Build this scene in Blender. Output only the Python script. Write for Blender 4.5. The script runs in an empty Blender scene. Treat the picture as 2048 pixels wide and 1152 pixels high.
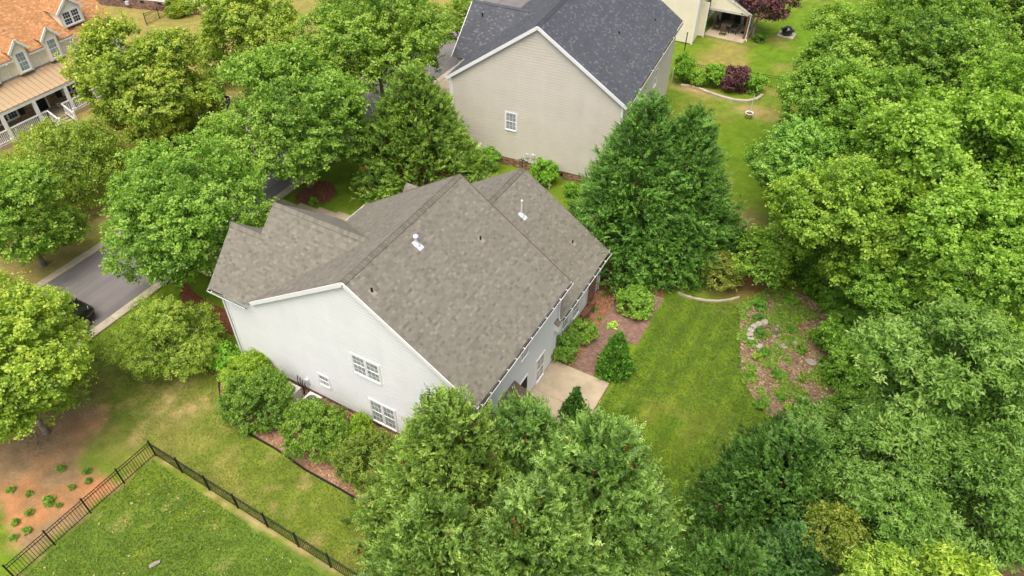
import bpy, math, random
import numpy as np
from mathutils import Matrix, Vector

# ------------------------------------------------------------------ camera, sky, sun, exposure
# world: x = away from the street towards the back garden, y = along the street, z = up (metres)
scn = bpy.context.scene
cam_d = bpy.data.cameras.new("camera"); cam = bpy.data.objects.new("camera", cam_d)
scn.collection.objects.link(cam); scn.camera = cam
cam_d.sensor_width = 36.0; cam_d.lens = 25.254; cam_d.clip_start = 0.5; cam_d.clip_end = 2000
cam.matrix_world = (Matrix.Translation((25.036, -15.975, 30.0)) @ Matrix.Rotation(0.4958, 4, 'Z')
                    @ Matrix.Rotation(0.8208, 4, 'X') @ Matrix.Rotation(0.019, 4, 'Z'))
SUN_EL, SUN_AZ = math.radians(70), math.radians(168)      # azimuth clockwise from +y
world = bpy.data.worlds.new("World"); scn.world = world; world.use_nodes = True
wn = world.node_tree.nodes; wl = world.node_tree.links
sky = wn.new("ShaderNodeTexSky"); sky.sky_type = 'NISHITA'; sky.sun_disc = False
sky.sun_elevation = SUN_EL; sky.sun_rotation = SUN_AZ
sky.air_density = 0.55; sky.dust_density = 7.0; sky.ozone_density = 0.3
wn["Background"].inputs[1].default_value = 0.15
wl.new(sky.outputs[0], wn["Background"].inputs[0])
sun_d = bpy.data.lights.new("sun", 'SUN'); sun = bpy.data.objects.new("sun", sun_d)
scn.collection.objects.link(sun)
sun_d.energy = 1.0; sun_d.angle = math.radians(60); sun_d.color = (1.0, 0.95, 0.86)
sd = Vector((math.sin(SUN_AZ) * math.cos(SUN_EL), math.cos(SUN_AZ) * math.cos(SUN_EL), math.sin(SUN_EL)))
sun.rotation_euler = sd.to_track_quat('Z', 'Y').to_euler(); sun.location = (0, 0, 60)
scn.view_settings.view_transform = 'Standard'; scn.view_settings.look = 'None'
scn.view_settings.gamma = 1.0; scn.view_settings.exposure = 0.8
scn.view_settings.use_curve_mapping = False
scn.render.engine = 'CYCLES'; scn.cycles.max_bounces = 4; scn.cycles.diffuse_bounces = 3; scn.cycles.glossy_bounces = 2; scn.cycles.transmission_bounces = 3; scn.cycles.transparent_max_bounces = 8

# ------------------------------------------------------------------ helpers
COL = scn.collection
RNG = np.random.default_rng(7)
random.seed(7)

def tag(o, label=None, cat=None, group=None, kind=None):
    if label: o["label"] = label
    if cat: o["category"] = cat
    if group: o["group"] = group
    if kind: o["kind"] = kind
    return o

def empty(name, loc, rz=0.0, label=None, cat=None, group=None, kind=None):
    o = bpy.data.objects.new(name, None); o.location = loc; o.rotation_euler = (0, 0, rz)
    o.empty_display_size = 0.3
    COL.objects.link(o); return tag(o, label, cat, group, kind)

def link(name, me, parent=None, loc=None, rz=None, mat=None):
    o = bpy.data.objects.new(name, me); COL.objects.link(o)
    if parent is not None: o.parent = parent
    if loc is not None: o.location = loc
    if rz is not None: o.rotation_euler = (0, 0, rz)
    if mat is not None and not me.materials: me.materials.append(mat)
    return o

def np_mesh(name, V, F, mat, tone=None, col=None, smooth=False):
    """V (n,3), F (m,k) all faces with k corners"""
    V = np.asarray(V, np.float32); F = np.asarray(F, np.int32)
    me = bpy.data.meshes.new(name)
    me.vertices.add(len(V)); me.vertices.foreach_set("co", V.ravel())
    m, k = F.shape
    me.loops.add(m * k); me.loops.foreach_set("vertex_index", F.ravel())
    me.polygons.add(m); me.polygons.foreach_set("loop_start", np.arange(0, m * k, k, dtype=np.int32))
    try: me.polygons.foreach_set("loop_total", np.full(m, k, np.int32))
    except Exception: pass
    me.polygons.foreach_set("use_smooth", np.full(m, bool(smooth)))
    me.update(calc_edges=True)
    if tone is not None:
        a = me.attributes.new("tone", 'FLOAT', 'FACE'); a.data.foreach_set("value", np.asarray(tone, np.float32))
    if col is not None:
        a = me.attributes.new("gcol", 'FLOAT_COLOR', 'POINT')
        c4 = np.ones((len(V), 4), np.float32); c4[:, :3] = col; a.data.foreach_set("color", c4.ravel())
    if mat is not None: me.materials.append(mat)
    return me

class MB:
    def __init__(s): s.v = []; s.f = []; s.t = []
    def add(s, vs, fs, tone=0.5):
        o = len(s.v); s.v += [tuple(map(float, p)) for p in vs]
        for f in fs: s.f.append(tuple(i + o for i in f)); s.t.append(tone)
        return s
    def box(s, a, b, tone=0.5):
        x0, y0, z0 = a; x1, y1, z1 = b
        return s.add([(x0,y0,z0),(x1,y0,z0),(x1,y1,z0),(x0,y1,z0),(x0,y0,z1),(x1,y0,z1),(x1,y1,z1),(x0,y1,z1)],
                     [(0,3,2,1),(4,5,6,7),(0,1,5,4),(1,2,6,5),(2,3,7,6),(3,0,4,7)], tone)
    def beam(s, p, q, w, h, up=(0, 0, 1), tone=0.5):
        """rectangular bar from p to q, w wide (sideways), h tall (along up)"""
        p = Vector(p); q = Vector(q); d = (q - p).normalized(); u = Vector(up)
        sd_ = d.cross(u)
        if sd_.length < 1e-4: sd_ = d.cross(Vector((1, 0, 0)))
        sd_.normalize(); u = sd_.cross(d).normalized()
        a = sd_ * w / 2; b = u * h / 2
        vs = [p - a - b, p + a - b, p + a + b, p - a + b, q - a - b, q + a - b, q + a + b, q - a + b]
        return s.add(vs, [(0,3,2,1),(4,5,6,7),(0,1,5,4),(1,2,6,5),(2,3,7,6),(3,0,4,7)], tone)
    def prism(s, pts, vec, tone=0.5):
        n = len(pts); P = [Vector(p) for p in pts]; v = Vector(vec)
        fs = [tuple(range(n - 1, -1, -1)), tuple(range(n, 2 * n))]
        for i in range(n):
            j = (i + 1) % n; fs.append((i, j, n + j, n + i))
        return s.add(P + [p + v for p in P], fs, tone)
    def tube(s, path, rad, n=8, tone=0.5, cap=True):
        P = [Vector(p) for p in path]; R = rad if hasattr(rad, '__len__') else [rad] * len(P)
        vs = []; fs = []
        ref = Vector((0.31, 0.2, 0.93))
        for i, p in enumerate(P):
            d = (P[min(i + 1, len(P) - 1)] - P[max(i - 1, 0)]).normalized()
            a = d.cross(ref)
            if a.length < 0.05: a = d.cross(Vector((1, 0, 0)))
            a.normalize(); b = d.cross(a)
            for k in range(n):
                t = 2 * math.pi * k / n; vs.append(p + (a * math.cos(t) + b * math.sin(t)) * R[i])
        for i in range(len(P) - 1):
            for k in range(n):
                fs.append((i*n+k, i*n+(k+1) % n, (i+1)*n+(k+1) % n, (i+1)*n+k))
        if cap: fs += [tuple(range(n - 1, -1, -1)), tuple(range((len(P)-1)*n, len(P)*n))]
        return s.add(vs, fs, tone)
    def lathe(s, prof, c=(0, 0, 0), n=16, tone=0.5):
        vs = []; fs = []
        for r, z in prof:
            for k in range(n):
                t = 2*math.pi*k/n; vs.append((c[0]+r*math.cos(t), c[1]+r*math.sin(t), c[2]+z))
        for i in range(len(prof)-1):
            for k in range(n): fs.append((i*n+k, i*n+(k+1)%n, (i+1)*n+(k+1)%n, (i+1)*n+k))
        fs += [tuple(range(n-1,-1,-1)), tuple(range((len(prof)-1)*n, len(prof)*n))]
        return s.add(vs, fs, tone)
    def mesh(s, name, mat, smooth=False):
        me = bpy.data.meshes.new(name); me.from_pydata(s.v, [], s.f); me.update()
        a = me.attributes.new("tone", 'FLOAT', 'FACE'); a.data.foreach_set("value", np.asarray(s.t, np.float32))
        if smooth: me.polygons.foreach_set("use_smooth", np.ones(len(s.f), bool))
        if mat is not None: me.materials.append(mat)
        return me
    def build(s, name, mat, parent=None, loc=None, rz=None, smooth=False):
        return link(name, s.mesh(name, mat, smooth), parent, loc, rz)

def vnoise(x, y, sc, seed=0):
    r = np.random.default_rng(seed); T = r.random((64, 64))
    x = np.asarray(x) / sc + 400; y = np.asarray(y) / sc + 400
    xi = np.floor(x).astype(int); yi = np.floor(y).astype(int); fx = x - xi; fy = y - yi
    fx = fx*fx*(3-2*fx); fy = fy*fy*(3-2*fy)
    g = lambda a, b: T[a % 64, b % 64]
    return (g(xi,yi)*(1-fx)+g(xi+1,yi)*fx)*(1-fy)+(g(xi,yi+1)*(1-fx)+g(xi+1,yi+1)*fx)*fy

def fbm(x, y, sc, seed=0):
    return 0.5*vnoise(x, y, sc, seed)+0.3*vnoise(x, y, sc*.45, seed+1)+0.2*vnoise(x, y, sc*.2, seed+2)

def in_poly(x, y, P):
    x = np.asarray(x); y = np.asarray(y); c = np.zeros(x.shape, bool); n = len(P)
    for i in range(n):
        (x1, y1), (x2, y2) = P[i], P[(i+1) % n]
        if y1 == y2: continue
        c ^= ((y1 > y) != (y2 > y)) & (x < (x2-x1)*(y-y1)/(y2-y1)+x1)
    return c

def poly_dist(x, y, P):
    """signed distance, positive inside"""
    d = np.full(np.shape(x), 1e9); n = len(P)
    for i in range(n):
        (x1, y1), (x2, y2) = P[i], P[(i+1) % n]
        L = (x2-x1)**2+(y2-y1)**2+1e-9
        t = np.clip(((x-x1)*(x2-x1)+(y-y1)*(y2-y1))/L, 0, 1)
        d = np.minimum(d, np.hypot(x-x1-t*(x2-x1), y-y1-t*(y2-y1)))
    return np.where(in_poly(x, y, P), d, -d)

def sstep(a, b, x):
    t = np.clip((x-a)/(b-a), 0, 1); return t*t*(3-2*t)

# ------------------------------------------------------------------ materials
def nodes_of(name):
    m = bpy.data.materials.new(name); m.use_nodes = True
    return m, m.node_tree.nodes, m.node_tree.links, m.node_tree.nodes["Principled BSDF"]

def set_spec(b, v):
    b.inputs["Specular IOR Level"].default_value = v

def mix_rgb(N, L, mode, fac, a, b):
    n = N.new("ShaderNodeMix"); n.data_type = 'RGBA'; n.blend_type = mode
    for sock, val in ((n.inputs[0], fac), (n.inputs[6], a), (n.inputs[7], b)):
        if hasattr(val, "links"): L.new(val, sock)
        else: sock.default_value = val if not isinstance(val, tuple) else (*val, 1)
    return n.outputs[2]

def ramp(N, L, fac, stops):
    r = N.new("ShaderNodeValToRGB"); e = r.color_ramp.elements
    while len(e) < len(stops): e.new(0.5)
    for el, (p, c) in zip(e, stops): el.position = p; el.color = (*c, 1)
    L.new(fac, r.inputs[0]); return r.outputs[0]

def noise(N, L, scale, detail=4, rough=0.6, coord="Object"):
    tc = N.new("ShaderNodeTexCoord"); n = N.new("ShaderNodeTexNoise")
    n.inputs["Scale"].default_value = scale; n.inputs["Detail"].default_value = detail
    n.inputs["Roughness"].default_value = rough
    L.new(tc.outputs[coord], n.inputs["Vector"]); return n.outputs[0]

def bumped(N, L, b, h, strength, dist=0.02):
    bp = N.new("ShaderNodeBump"); bp.inputs["Strength"].default_value = strength; bp.inputs["Distance"].default_value = dist
    L.new(h, bp.inputs["Height"]); L.new(bp.outputs[0], b.inputs["Normal"])

def M(name, col, rough=0.65, var=0.2, scale=3.0, spec=0.3, metal=0.0, bump=0.0, bscale=40.0, stain=0.0, stretch=None):
    m, N, L, b = nodes_of(name)
    b.inputs["Roughness"].default_value = rough; b.inputs["Metallic"].default_value = metal; set_spec(b, spec)
    n = noise(N, L, scale)
    lo = tuple(c*(1-var) for c in col); hi = tuple(min(1, c*(1+var)) for c in col)
    c = ramp(N, L, n, [(0.3, lo), (0.7, hi)])
    if stain:      # worn and weathered streaks with their own shape
        tc = N.new("ShaderNodeTexCoord"); mp = N.new("ShaderNodeMapping"); mp.inputs["Scale"].default_value = stretch or (1, 1, 1)
        L.new(tc.outputs["Object"], mp.inputs["Vector"]); n2 = N.new("ShaderNodeTexNoise")
        n2.inputs["Scale"].default_value = 1.0; n2.inputs["Detail"].default_value = 7; n2.inputs["Roughness"].default_value = .65
        L.new(mp.outputs[0], n2.inputs["Vector"])
        c = mix_rgb(N, L, 'MULTIPLY', 1.0, c, ramp(N, L, n2.outputs[0], [(0.33, (1-stain, 1-stain, 1-stain*.9)), (0.52, (1, 1, 1)), (0.75, (1+stain*.4,)*3)]))
    L.new(c, b.inputs["Base Color"])
    if bump: bumped(N, L, b, noise(N, L, bscale, 6), bump)
    return m

def M_tone(name, stops, rough=0.8, spec=0.2, grain=0.25, gscale=60.0, stain=0.15, sscale=0.6, bump=0.3, tint=False):
    m, N, L, b = nodes_of(name)
    b.inputs["Roughness"].default_value = rough; set_spec(b, spec)
    at = N.new("ShaderNodeAttribute"); at.attribute_name = "tone"
    c = ramp(N, L, at.outputs["Fac"], stops)
    g = noise(N, L, gscale, 5); c = mix_rgb(N, L, 'MULTIPLY', 1.0, c, ramp(N, L, g, [(0.25, (1-grain,)*3), (0.75, (1+grain,)*3)]))
    s_ = noise(N, L, sscale, 4); c = mix_rgb(N, L, 'MULTIPLY', 1.0, c, ramp(N, L, s_, [(0.3, (1-stain,)*3), (0.7, (1+stain*.6,)*3)]))
    if tint:
        oi = N.new("ShaderNodeObjectInfo"); c = mix_rgb(N, L, 'MULTIPLY', 1.0, c, oi.outputs["Color"])
    L.new(c, b.inputs["Base Color"])
    if bump: bumped(N, L, b, g, bump, 0.006)
    return m

def M_leaf(name, stops, trans=0.28, rough=0.45, gloss=0.035):
    m, N, L, b = nodes_of(name); N.remove(b)
    at = N.new("ShaderNodeAttribute"); at.attribute_name = "tone"
    c = ramp(N, L, at.outputs["Fac"], stops)
    oi = N.new("ShaderNodeObjectInfo"); c = mix_rgb(N, L, 'MULTIPLY', 1.0, c, oi.outputs["Color"])
    d = N.new("ShaderNodeBsdfDiffuse"); L.new(c, d.inputs[0])
    t = N.new("ShaderNodeBsdfTranslucent"); L.new(mix_rgb(N, L, 'MULTIPLY', 1.0, c, (1.2, 1.15, 0.6)), t.inputs[0])
    mx = N.new("ShaderNodeMixShader"); mx.inputs[0].default_value = trans
    L.new(d.outputs[0], mx.inputs[1]); L.new(t.outputs[0], mx.inputs[2]); out = mx.outputs[0]
    if gloss:
        g = N.new("ShaderNodeBsdfGlossy"); g.inputs["Roughness"].default_value = rough
        m2 = N.new("ShaderNodeMixShader"); m2.inputs[0].default_value = gloss
        L.new(out, m2.inputs[1]); L.new(g.outputs[0], m2.inputs[2]); out = m2.outputs[0]
    L.new(out, N["Material Output"].inputs["Surface"])
    return m

def M_glass(name, col=(0.16, 0.19, 0.2), rough=0.06):
    m, N, L, b = nodes_of(name)
    b.inputs["Roughness"].default_value = rough; set_spec(b, 0.6)
    n = noise(N, L, 2.2, 2)
    L.new(ramp(N, L, n, [(0.35, tuple(c*.7 for c in col)), (0.65, tuple(c*1.25 for c in col))]), b.inputs["Base Color"])
    return m

MAT = dict(
    white_siding=M("white_siding", (0.715, 0.74, 0.755), 0.5, 0.03, 0.8, 0.35, stain=.025, stretch=(1.6, 1.6, .35)),
    beige_siding=M("beige_siding", (0.58, 0.55, 0.475), 0.55, 0.04, 0.8, 0.3, stain=.035, stretch=(1.6, 1.6, .35)),
    cream_siding=M("cream_siding", (0.78, 0.74, 0.59), 0.55, 0.05, 0.8, 0.3),
    white_trim=M("white_trim", (0.78, 0.79, 0.8), 0.45, 0.05, 2.0, 0.4),
    glass=M_glass("glass", (0.29, 0.33, 0.33)),
    glass_dark=M_glass("glass_dark", (0.045, 0.05, 0.055)),
    glass_green=M_glass("glass_green", (0.26, 0.34, 0.31)),
    concrete=M("concrete", (0.4, 0.34, 0.24), 0.85, 0.1, 0.9, 0.2, bump=0.1, stain=.2, stretch=(1.1, 1.1, 1)),
    kerb=M("kerb_concrete", (0.42, 0.37, 0.28), 0.85, 0.18, 1.5, 0.2, bump=0.15),
    asphalt=M("asphalt", (0.17, 0.16, 0.155), 0.88, 0.1, 0.5, 0.2, bump=0.2, bscale=120, stain=.25, stretch=(1.3, .09, 1)),
    iron=M("black_iron", (0.012, 0.012, 0.013), 0.45, 0.3, 3, 0.4),
    black_rubber=M("black_rubber", (0.02, 0.02, 0.02), 0.8, 0.2),
    galvanised=M("galvanised", (0.62, 0.65, 0.7), 0.4, 0.12, 6, 0.5, 0.3),
    vent_white=M("vent_white", (0.6, 0.63, 0.68), 0.4, 0.08, 6, 0.4),
    wood_brown=M("wood_brown", (0.16, 0.085, 0.045), 0.8, 0.35, 8, 0.2, bump=0.3),
    wood_grey=M("wood_grey", (0.27, 0.22, 0.16), 0.85, 0.3, 8, 0.2, bump=0.3),
    bark=M("bark", (0.27, 0.225, 0.175), 0.9, 0.4, 6, 0.15, bump=0.6, bscale=18),
    stone=M("stone", (0.36, 0.33, 0.28), 0.85, 0.25, 5, 0.2, bump=0.3),
    slate=M("slate_stone", (0.27, 0.24, 0.21), 0.8, 0.2, 4, 0.25, bump=0.3),
    gutter_in=M("gutter_dark_brown", (0.05, 0.035, 0.025), 0.9, 0.4, 9, 0.1),
    brown_roof=M("brown_awning", (0.115, 0.085, 0.068), 0.75, 0.2, 8, 0.2, bump=0.3),
    dark=M("dark_interior", (0.02, 0.018, 0.016), 0.7, 0.3),
    shutter=M("black_shutter", (0.02, 0.02, 0.022), 0.5, 0.2),
    metal_roof=M("tan_metal_roof", (0.45, 0.325, 0.185), 0.45, 0.16, 1.2, 0.45, 0.15),
    carpaint=M("black_car_paint", (0.008, 0.008, 0.009), 0.12, 0.1, 3, 0.7),
    chrome=M("chrome", (0.6, 0.6, 0.62), 0.2, 0.1, 3, 0.5, 1.0),
    lamp=M_glass("lamp_lens", (0.5, 0.5, 0.48), 0.1),
    green_cloth=M("green_cloth", (0.015, 0.05, 0.03), 0.85, 0.2),
    brown_cloth=M("brown_cloth", (0.11, 0.085, 0.065), 0.85, 0.2),
    terracotta=M("white_pot", (0.7, 0.69, 0.66), 0.6, 0.1),
    ac=M("ac_beige", (0.55, 0.56, 0.52), 0.5, 0.08),
    soil_dark=M("soil_dark", (0.11, 0.06, 0.035), 0.95, 0.35, 5, 0.1, bump=0.6),
)
SH_TAN = M_tone("tan_shingle", [(0.0, (0.128, 0.121, 0.099)), (0.35, (0.16, 0.153, 0.124)), (0.7, (0.186, 0.179, 0.146)), (1.0, (0.222, 0.215, 0.178))], stain=0.03)
SH_GREY = M_tone("grey_shingle", [(0.0, (0.064, 0.071, 0.083)), (0.6, (0.077, 0.085, 0.098)), (0.9, (0.087, 0.096, 0.11)), (1.0, (0.128, 0.138, 0.152))], stain=0.12)
SH_ORANGE = M_tone("orange_shingle", [(0.0, (0.31, 0.155, 0.065)), (0.5, (0.4, 0.205, 0.088)), (1.0, (0.5, 0.285, 0.13))], stain=0.12)
BRICK = M_tone("red_brick", [(0.0, (0.13, 0.075, 0.055)), (0.5, (0.22, 0.135, 0.105)), (1.0, (0.33, 0.23, 0.185))], stain=0.2)
BRICK_T = M_tone("tan_brick", [(0.0, (0.16, 0.08, 0.05)), (0.5, (0.26, 0.15, 0.09)), (1.0, (0.42, 0.3, 0.19))], stain=0.2)
CHIP = M_tone("wood_chip", [(0.0, (0.13, 0.06, 0.035)), (0.5, (0.27, 0.13, 0.075)), (1.0, (0.45, 0.31, 0.2))], bump=0)
LITTER = M_tone("leaf_litter", [(0.0, (0.13, 0.06, 0.025)), (0.5, (0.24, 0.165, 0.095)), (1.0, (0.43, 0.36, 0.22))], bump=0)
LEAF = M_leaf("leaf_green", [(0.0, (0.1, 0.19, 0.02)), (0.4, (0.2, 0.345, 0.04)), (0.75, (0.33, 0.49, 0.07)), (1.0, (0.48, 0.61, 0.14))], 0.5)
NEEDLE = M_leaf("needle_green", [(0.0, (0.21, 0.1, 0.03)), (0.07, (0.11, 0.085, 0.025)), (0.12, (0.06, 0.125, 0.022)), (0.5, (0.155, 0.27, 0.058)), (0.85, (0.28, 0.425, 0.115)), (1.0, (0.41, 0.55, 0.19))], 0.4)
PURPLE = M_leaf("leaf_purple", [(0.0, (0.03, 0.014, 0.017)), (0.6, (0.085, 0.035, 0.04)), (1.0, (0.17, 0.075, 0.07))], 0.2)
GRASS = M_leaf("grass_blade", [(0.0, (0.06, 0.12, 0.01)), (0.4, (0.13, 0.22, 0.015)), (0.75, (0.24, 0.28, 0.035)), (1.0, (0.45, 0.38, 0.16))], 0.25)

# ------------------------------------------------------------------ ground
SIDE_BED = [(-0.8,-1.3),(0.4,-2.5),(1.8,-3.3),(3.0,-3.6),(4.1,-3.6),(5.6,-3.6),(7.1,-3.8),(8.3,-3.8),(9.8,-3.8),(11.7,-3.9),(14.0,-3.9),(14.4,0.1),(-0.2,0.1)]
BACK_BED = [(22.3,17.9),(23.1,15.1),(23.8,12.9),(24.7,11.4),(26.0,10.4),(27.5,10.7),(28.6,12.4),(28.8,14.6),(28.2,17.1),(27.4,19.9),(25.3,20.8),(23.4,20.2)]
RING_BED = [(-8.3,14.1),(-8.2,12.9),(-7.3,12.5),(-6.3,12.9),(-5.6,13.7),(-6.0,14.9),(-7.0,15.6),(-8.1,15.2)]
DRIVE_BED = [(-8.1,3.0),(-6.6,2.3),(-4.2,2.2),(-1.6,2.5),(-1.6,0.9),(-4.0,1.1),(-7.0,1.4)]
PATIO_BED = [(14.35,8.42),(15.66,8.45),(15.68,15.9),(18.1,16.25),(17.6,17.3),(14.0,17.0),(14.0,15.2),(14.28,15.1)]
SOIL = [(-4.1,-5.8),(-3.3,-6.7),(-3.1,-8.0),(-2.2,-8.6),(0.2,-9.0),(0.3,-10.9),(0.3,-12.1),(0.1,-13.2),(-1.2,-13.0),(-2.6,-12.4),(-3.5,-12.1),(-7.5,-11.0),(-8.1,-9.6),(-5.9,-7.8)]
FENCED = [(0.5,-6.85),(6.6,-7.05),(40,-7.4),(40,-60),(0.3,-60),(0.3,-13)]

def ground_colour(x, y):
    n1 = fbm(x, y, 3.0, 3); n2 = fbm(x, y, 1.1, 9); n3 = fbm(x, y, 7.0, 21); n4 = vnoise(x, y, .45, 30)
    green = np.array([0.12, 0.19, 0.016]); vivid = np.array([0.1, 0.195, 0.012]); dry = np.array([0.27, 0.225, 0.075])
    tan = np.array([0.39, 0.29, 0.15]); soil = np.array([0.42, 0.215, 0.105]); forest = np.array([0.1, 0.075, 0.04])
    yellow = np.array([0.17, 0.225, 0.016]); olive = np.array([0.165, 0.18, 0.035]); dark = np.array([0.07, 0.125, 0.012])
    c = np.ones(x.shape+(3,))*green
    def mixin(col, w):
        nonlocal c
        w = np.clip(w, 0, 1)[..., None]; c = c*(1-w)+col*w
    # side lawn, dry and patchy
    side = sstep(-8, -5, x)*sstep(15.5, 13, x)*sstep(-9, -6.5, y)*sstep(3, 0, y)
    mixin(olive, side*(0.25+0.35*n3)); mixin(dry, side*sstep(.52, .78, n1)*0.5); mixin(tan, side*sstep(.6, .78, n2)*.5)
    mixin(tan, .75*np.exp(-(((x+1.2)/1.4)**2+((y+4.2)/1.3)**2))*sstep(.3, .6, n2))
    # front lawns over the street
    front = sstep(-8.5, -9.5, x)
    mixin(olive, front*(.55+.4*n3)); mixin(dry, front*sstep(.35, .65, n1)*.8)
    mixin(np.array([.32,.25,.1]), front*sstep(-14, -17, x)*.45)
    # back lawn: mowing stripes and yellowed patches
    back = sstep(13.5, 15, x)*sstep(27, 25.5, x)*sstep(-4, 0, y)*sstep(21, 19, y)
    st = 0.5+0.5*np.sin((x-.10*y)*2*math.pi/1.15+.6*np.sin(y*.5))
    st2 = 0.5+0.5*np.sin((x*.86-y*.32)*2*math.pi/1.9+1.0)
    mixin(vivid, back*.6)
    ctr = np.exp(-(((x-21.3)/2.3)**2+((y-7.5)/7.5)**2))
    mixin(yellow, back*(.15+.5*ctr)*sstep(.1, .9, n3*.55+.45*st2))
    mixin(dark, back*.55*sstep(.3, .75, st)*(1-ctr*.35)); mixin(dark, back*.2*sstep(.55, .9, .5+.5*np.sin((x*.8+y*.55)*2*math.pi/1.3)))
    mixin(dry, back*.35*sstep(.6, .8, n1)*ctr)
    mixin(dry, back*.6*sstep(23.5, 25.2, x)*sstep(10.5, 6, y)*n1)
    # strip between the far houses
    far = sstep(17.5, 19.5, y)*sstep(8, 11, x)*sstep(26, 23, x)
    mixin(vivid, far*.55); mixin(olive, far*sstep(.45, .7, n1)*.7)
    mixin(np.array([.4,.27,.14]), .95*np.exp(-(((x-20.2)/1.5)**2+((y-25.3)/2.0)**2))*sstep(.2,.5,n2+.25))
    mixin(np.array([.4,.27,.14]), .8*np.exp(-(((x-16.8)/1.8)**2+((y-41.5)/1.0)**2))*sstep(.3,.55,n2+.1))
    mixin(np.array([.4,.27,.14]), .8*np.exp(-(((x-11.)/2.)**2+((y-42.6)/.8)**2)))
    mixin(dry, far*sstep(44, 46, y)*sstep(.4, .65, n1)*.7)
    mixin(vivid, sstep(46, 50, y)*sstep(14, 18, x)*sstep(27, 24, x)*.6)
    # fenced lawn next door
    fd = poly_dist(x, y, FENCED); fe = sstep(-.1, .1, fd)
    mixin(np.array([.105,.175,.022]), fe*.97); mixin(yellow, fe*sstep(.48, .8, n1)*.5); mixin(dark, fe*sstep(.5, .75, n2)*.4); mixin(tan, fe*sstep(.68, .8, n2*.5+n4*.5)*.3)
    mixin(tan, sstep(.2, .03, np.abs(fd+.03))*.7*sstep(.4, .6, n2))
    # bare soil by the maple
    sd_ = poly_dist(x, y, SOIL)+ (n2-.5)*1.4
    s_ = sstep(-.35, .5, sd_)
    mixin(np.array([.27,.18,.105]), s_*.92); mixin(np.array([.4,.19,.085]), s_*sstep(.45, .68, n1)*.85)
    mixin(np.array([.26,.18,.105]), .95*np.exp(-(((x+6.0)/3.0)**2+((y+8.2)/2.4)**2)))
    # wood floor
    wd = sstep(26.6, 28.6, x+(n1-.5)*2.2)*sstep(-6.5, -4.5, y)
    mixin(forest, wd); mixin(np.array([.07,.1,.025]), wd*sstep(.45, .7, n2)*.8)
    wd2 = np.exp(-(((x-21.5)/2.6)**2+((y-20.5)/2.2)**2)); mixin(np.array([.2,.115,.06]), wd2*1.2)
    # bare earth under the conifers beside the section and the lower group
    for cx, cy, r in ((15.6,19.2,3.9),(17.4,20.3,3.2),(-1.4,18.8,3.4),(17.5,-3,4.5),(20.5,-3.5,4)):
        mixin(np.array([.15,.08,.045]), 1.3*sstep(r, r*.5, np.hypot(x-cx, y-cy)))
    c *= (0.82+0.36*n4)[..., None]
    return c

def axis(segs):
    out = []
    for a, b, s in segs: out += list(np.arange(a, b, s))
    return np.array(out+[segs[-1][1]])
gx = axis([(-900,-140,95),(-140,-60,8),(-60,-10,.6),(-10,30,.22),(30,60,1.0),(60,160,10),(160,900,92)])
gy = axis([(-900,-100,100),(-100,-18,6),(-18,21,.22),(21,85,.6),(85,200,8),(200,1000,100)])
X, Y = np.meshgrid(gx, gy, indexing='ij')
Zg = -0.02+0.025*fbm(X, Y, 2.5, 5)
idx = np.arange(X.size).reshape(X.shape)
F = np.stack([idx[:-1,:-1], idx[1:,:-1], idx[1:,1:], idx[:-1,1:]], -1).reshape(-1, 4)
gm, N, L, b = nodes_of("lawn_ground")
b.inputs["Roughness"].default_value = 0.9; set_spec(b, 0.1)
at = N.new("ShaderNodeAttribute"); at.attribute_name = "gcol"
nf = noise(N, L, 9.0, 8, 0.75); nm = noise(N, L, 2.2, 5, 0.6)
c_ = mix_rgb(N, L, 'MULTIPLY', 1.0, at.outputs["Color"], ramp(N, L, nf, [(0.28, (.74, .76, .7)), (0.5, (1, 1, 1)), (0.75, (1.28, 1.25, 1.2))]))
c_ = mix_rgb(N, L, 'MULTIPLY', 1.0, c_, ramp(N, L, nm, [(0.3, (.82, .86, .8)), (0.7, (1.18, 1.12, 1.1))]))
L.new(c_, b.inputs["Base Color"]); bumped(N, L, b, nf, 0.6, 0.05)
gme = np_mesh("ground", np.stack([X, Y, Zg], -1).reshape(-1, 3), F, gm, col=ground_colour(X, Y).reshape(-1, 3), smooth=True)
tag(link("ground", gme), "patchy green and dry lawn ground running between the houses", "lawn", kind="structure")

def flat_poly(name, P, z, mat, label, cat, thick=0.0, wob=0.0):
    me = bpy.data.meshes.new(name)
    n = len(P)
    vs = [(x, y, z) for x, y in P]; fs = [tuple(range(n))]
    if thick:
        vs += [(x, y, z-thick) for x, y in P]
        fs += [(i+n, (i+1) % n+n, (i+1) % n, i) for i in range(n)]
    me.from_pydata(vs, [], fs); me.update(); me.materials.append(mat)
    return tag(link(name, me), label, cat, kind="structure")

def smooth_poly(P, k=3):
    P = np.array(P, float)
    for _ in range(k):
        Q = np.roll(P, -1, 0); P = np.stack([P*.75+Q*.25, P*.25+Q*.75], 1).reshape(-1, 2)
    return [tuple(p) for p in P]

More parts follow.
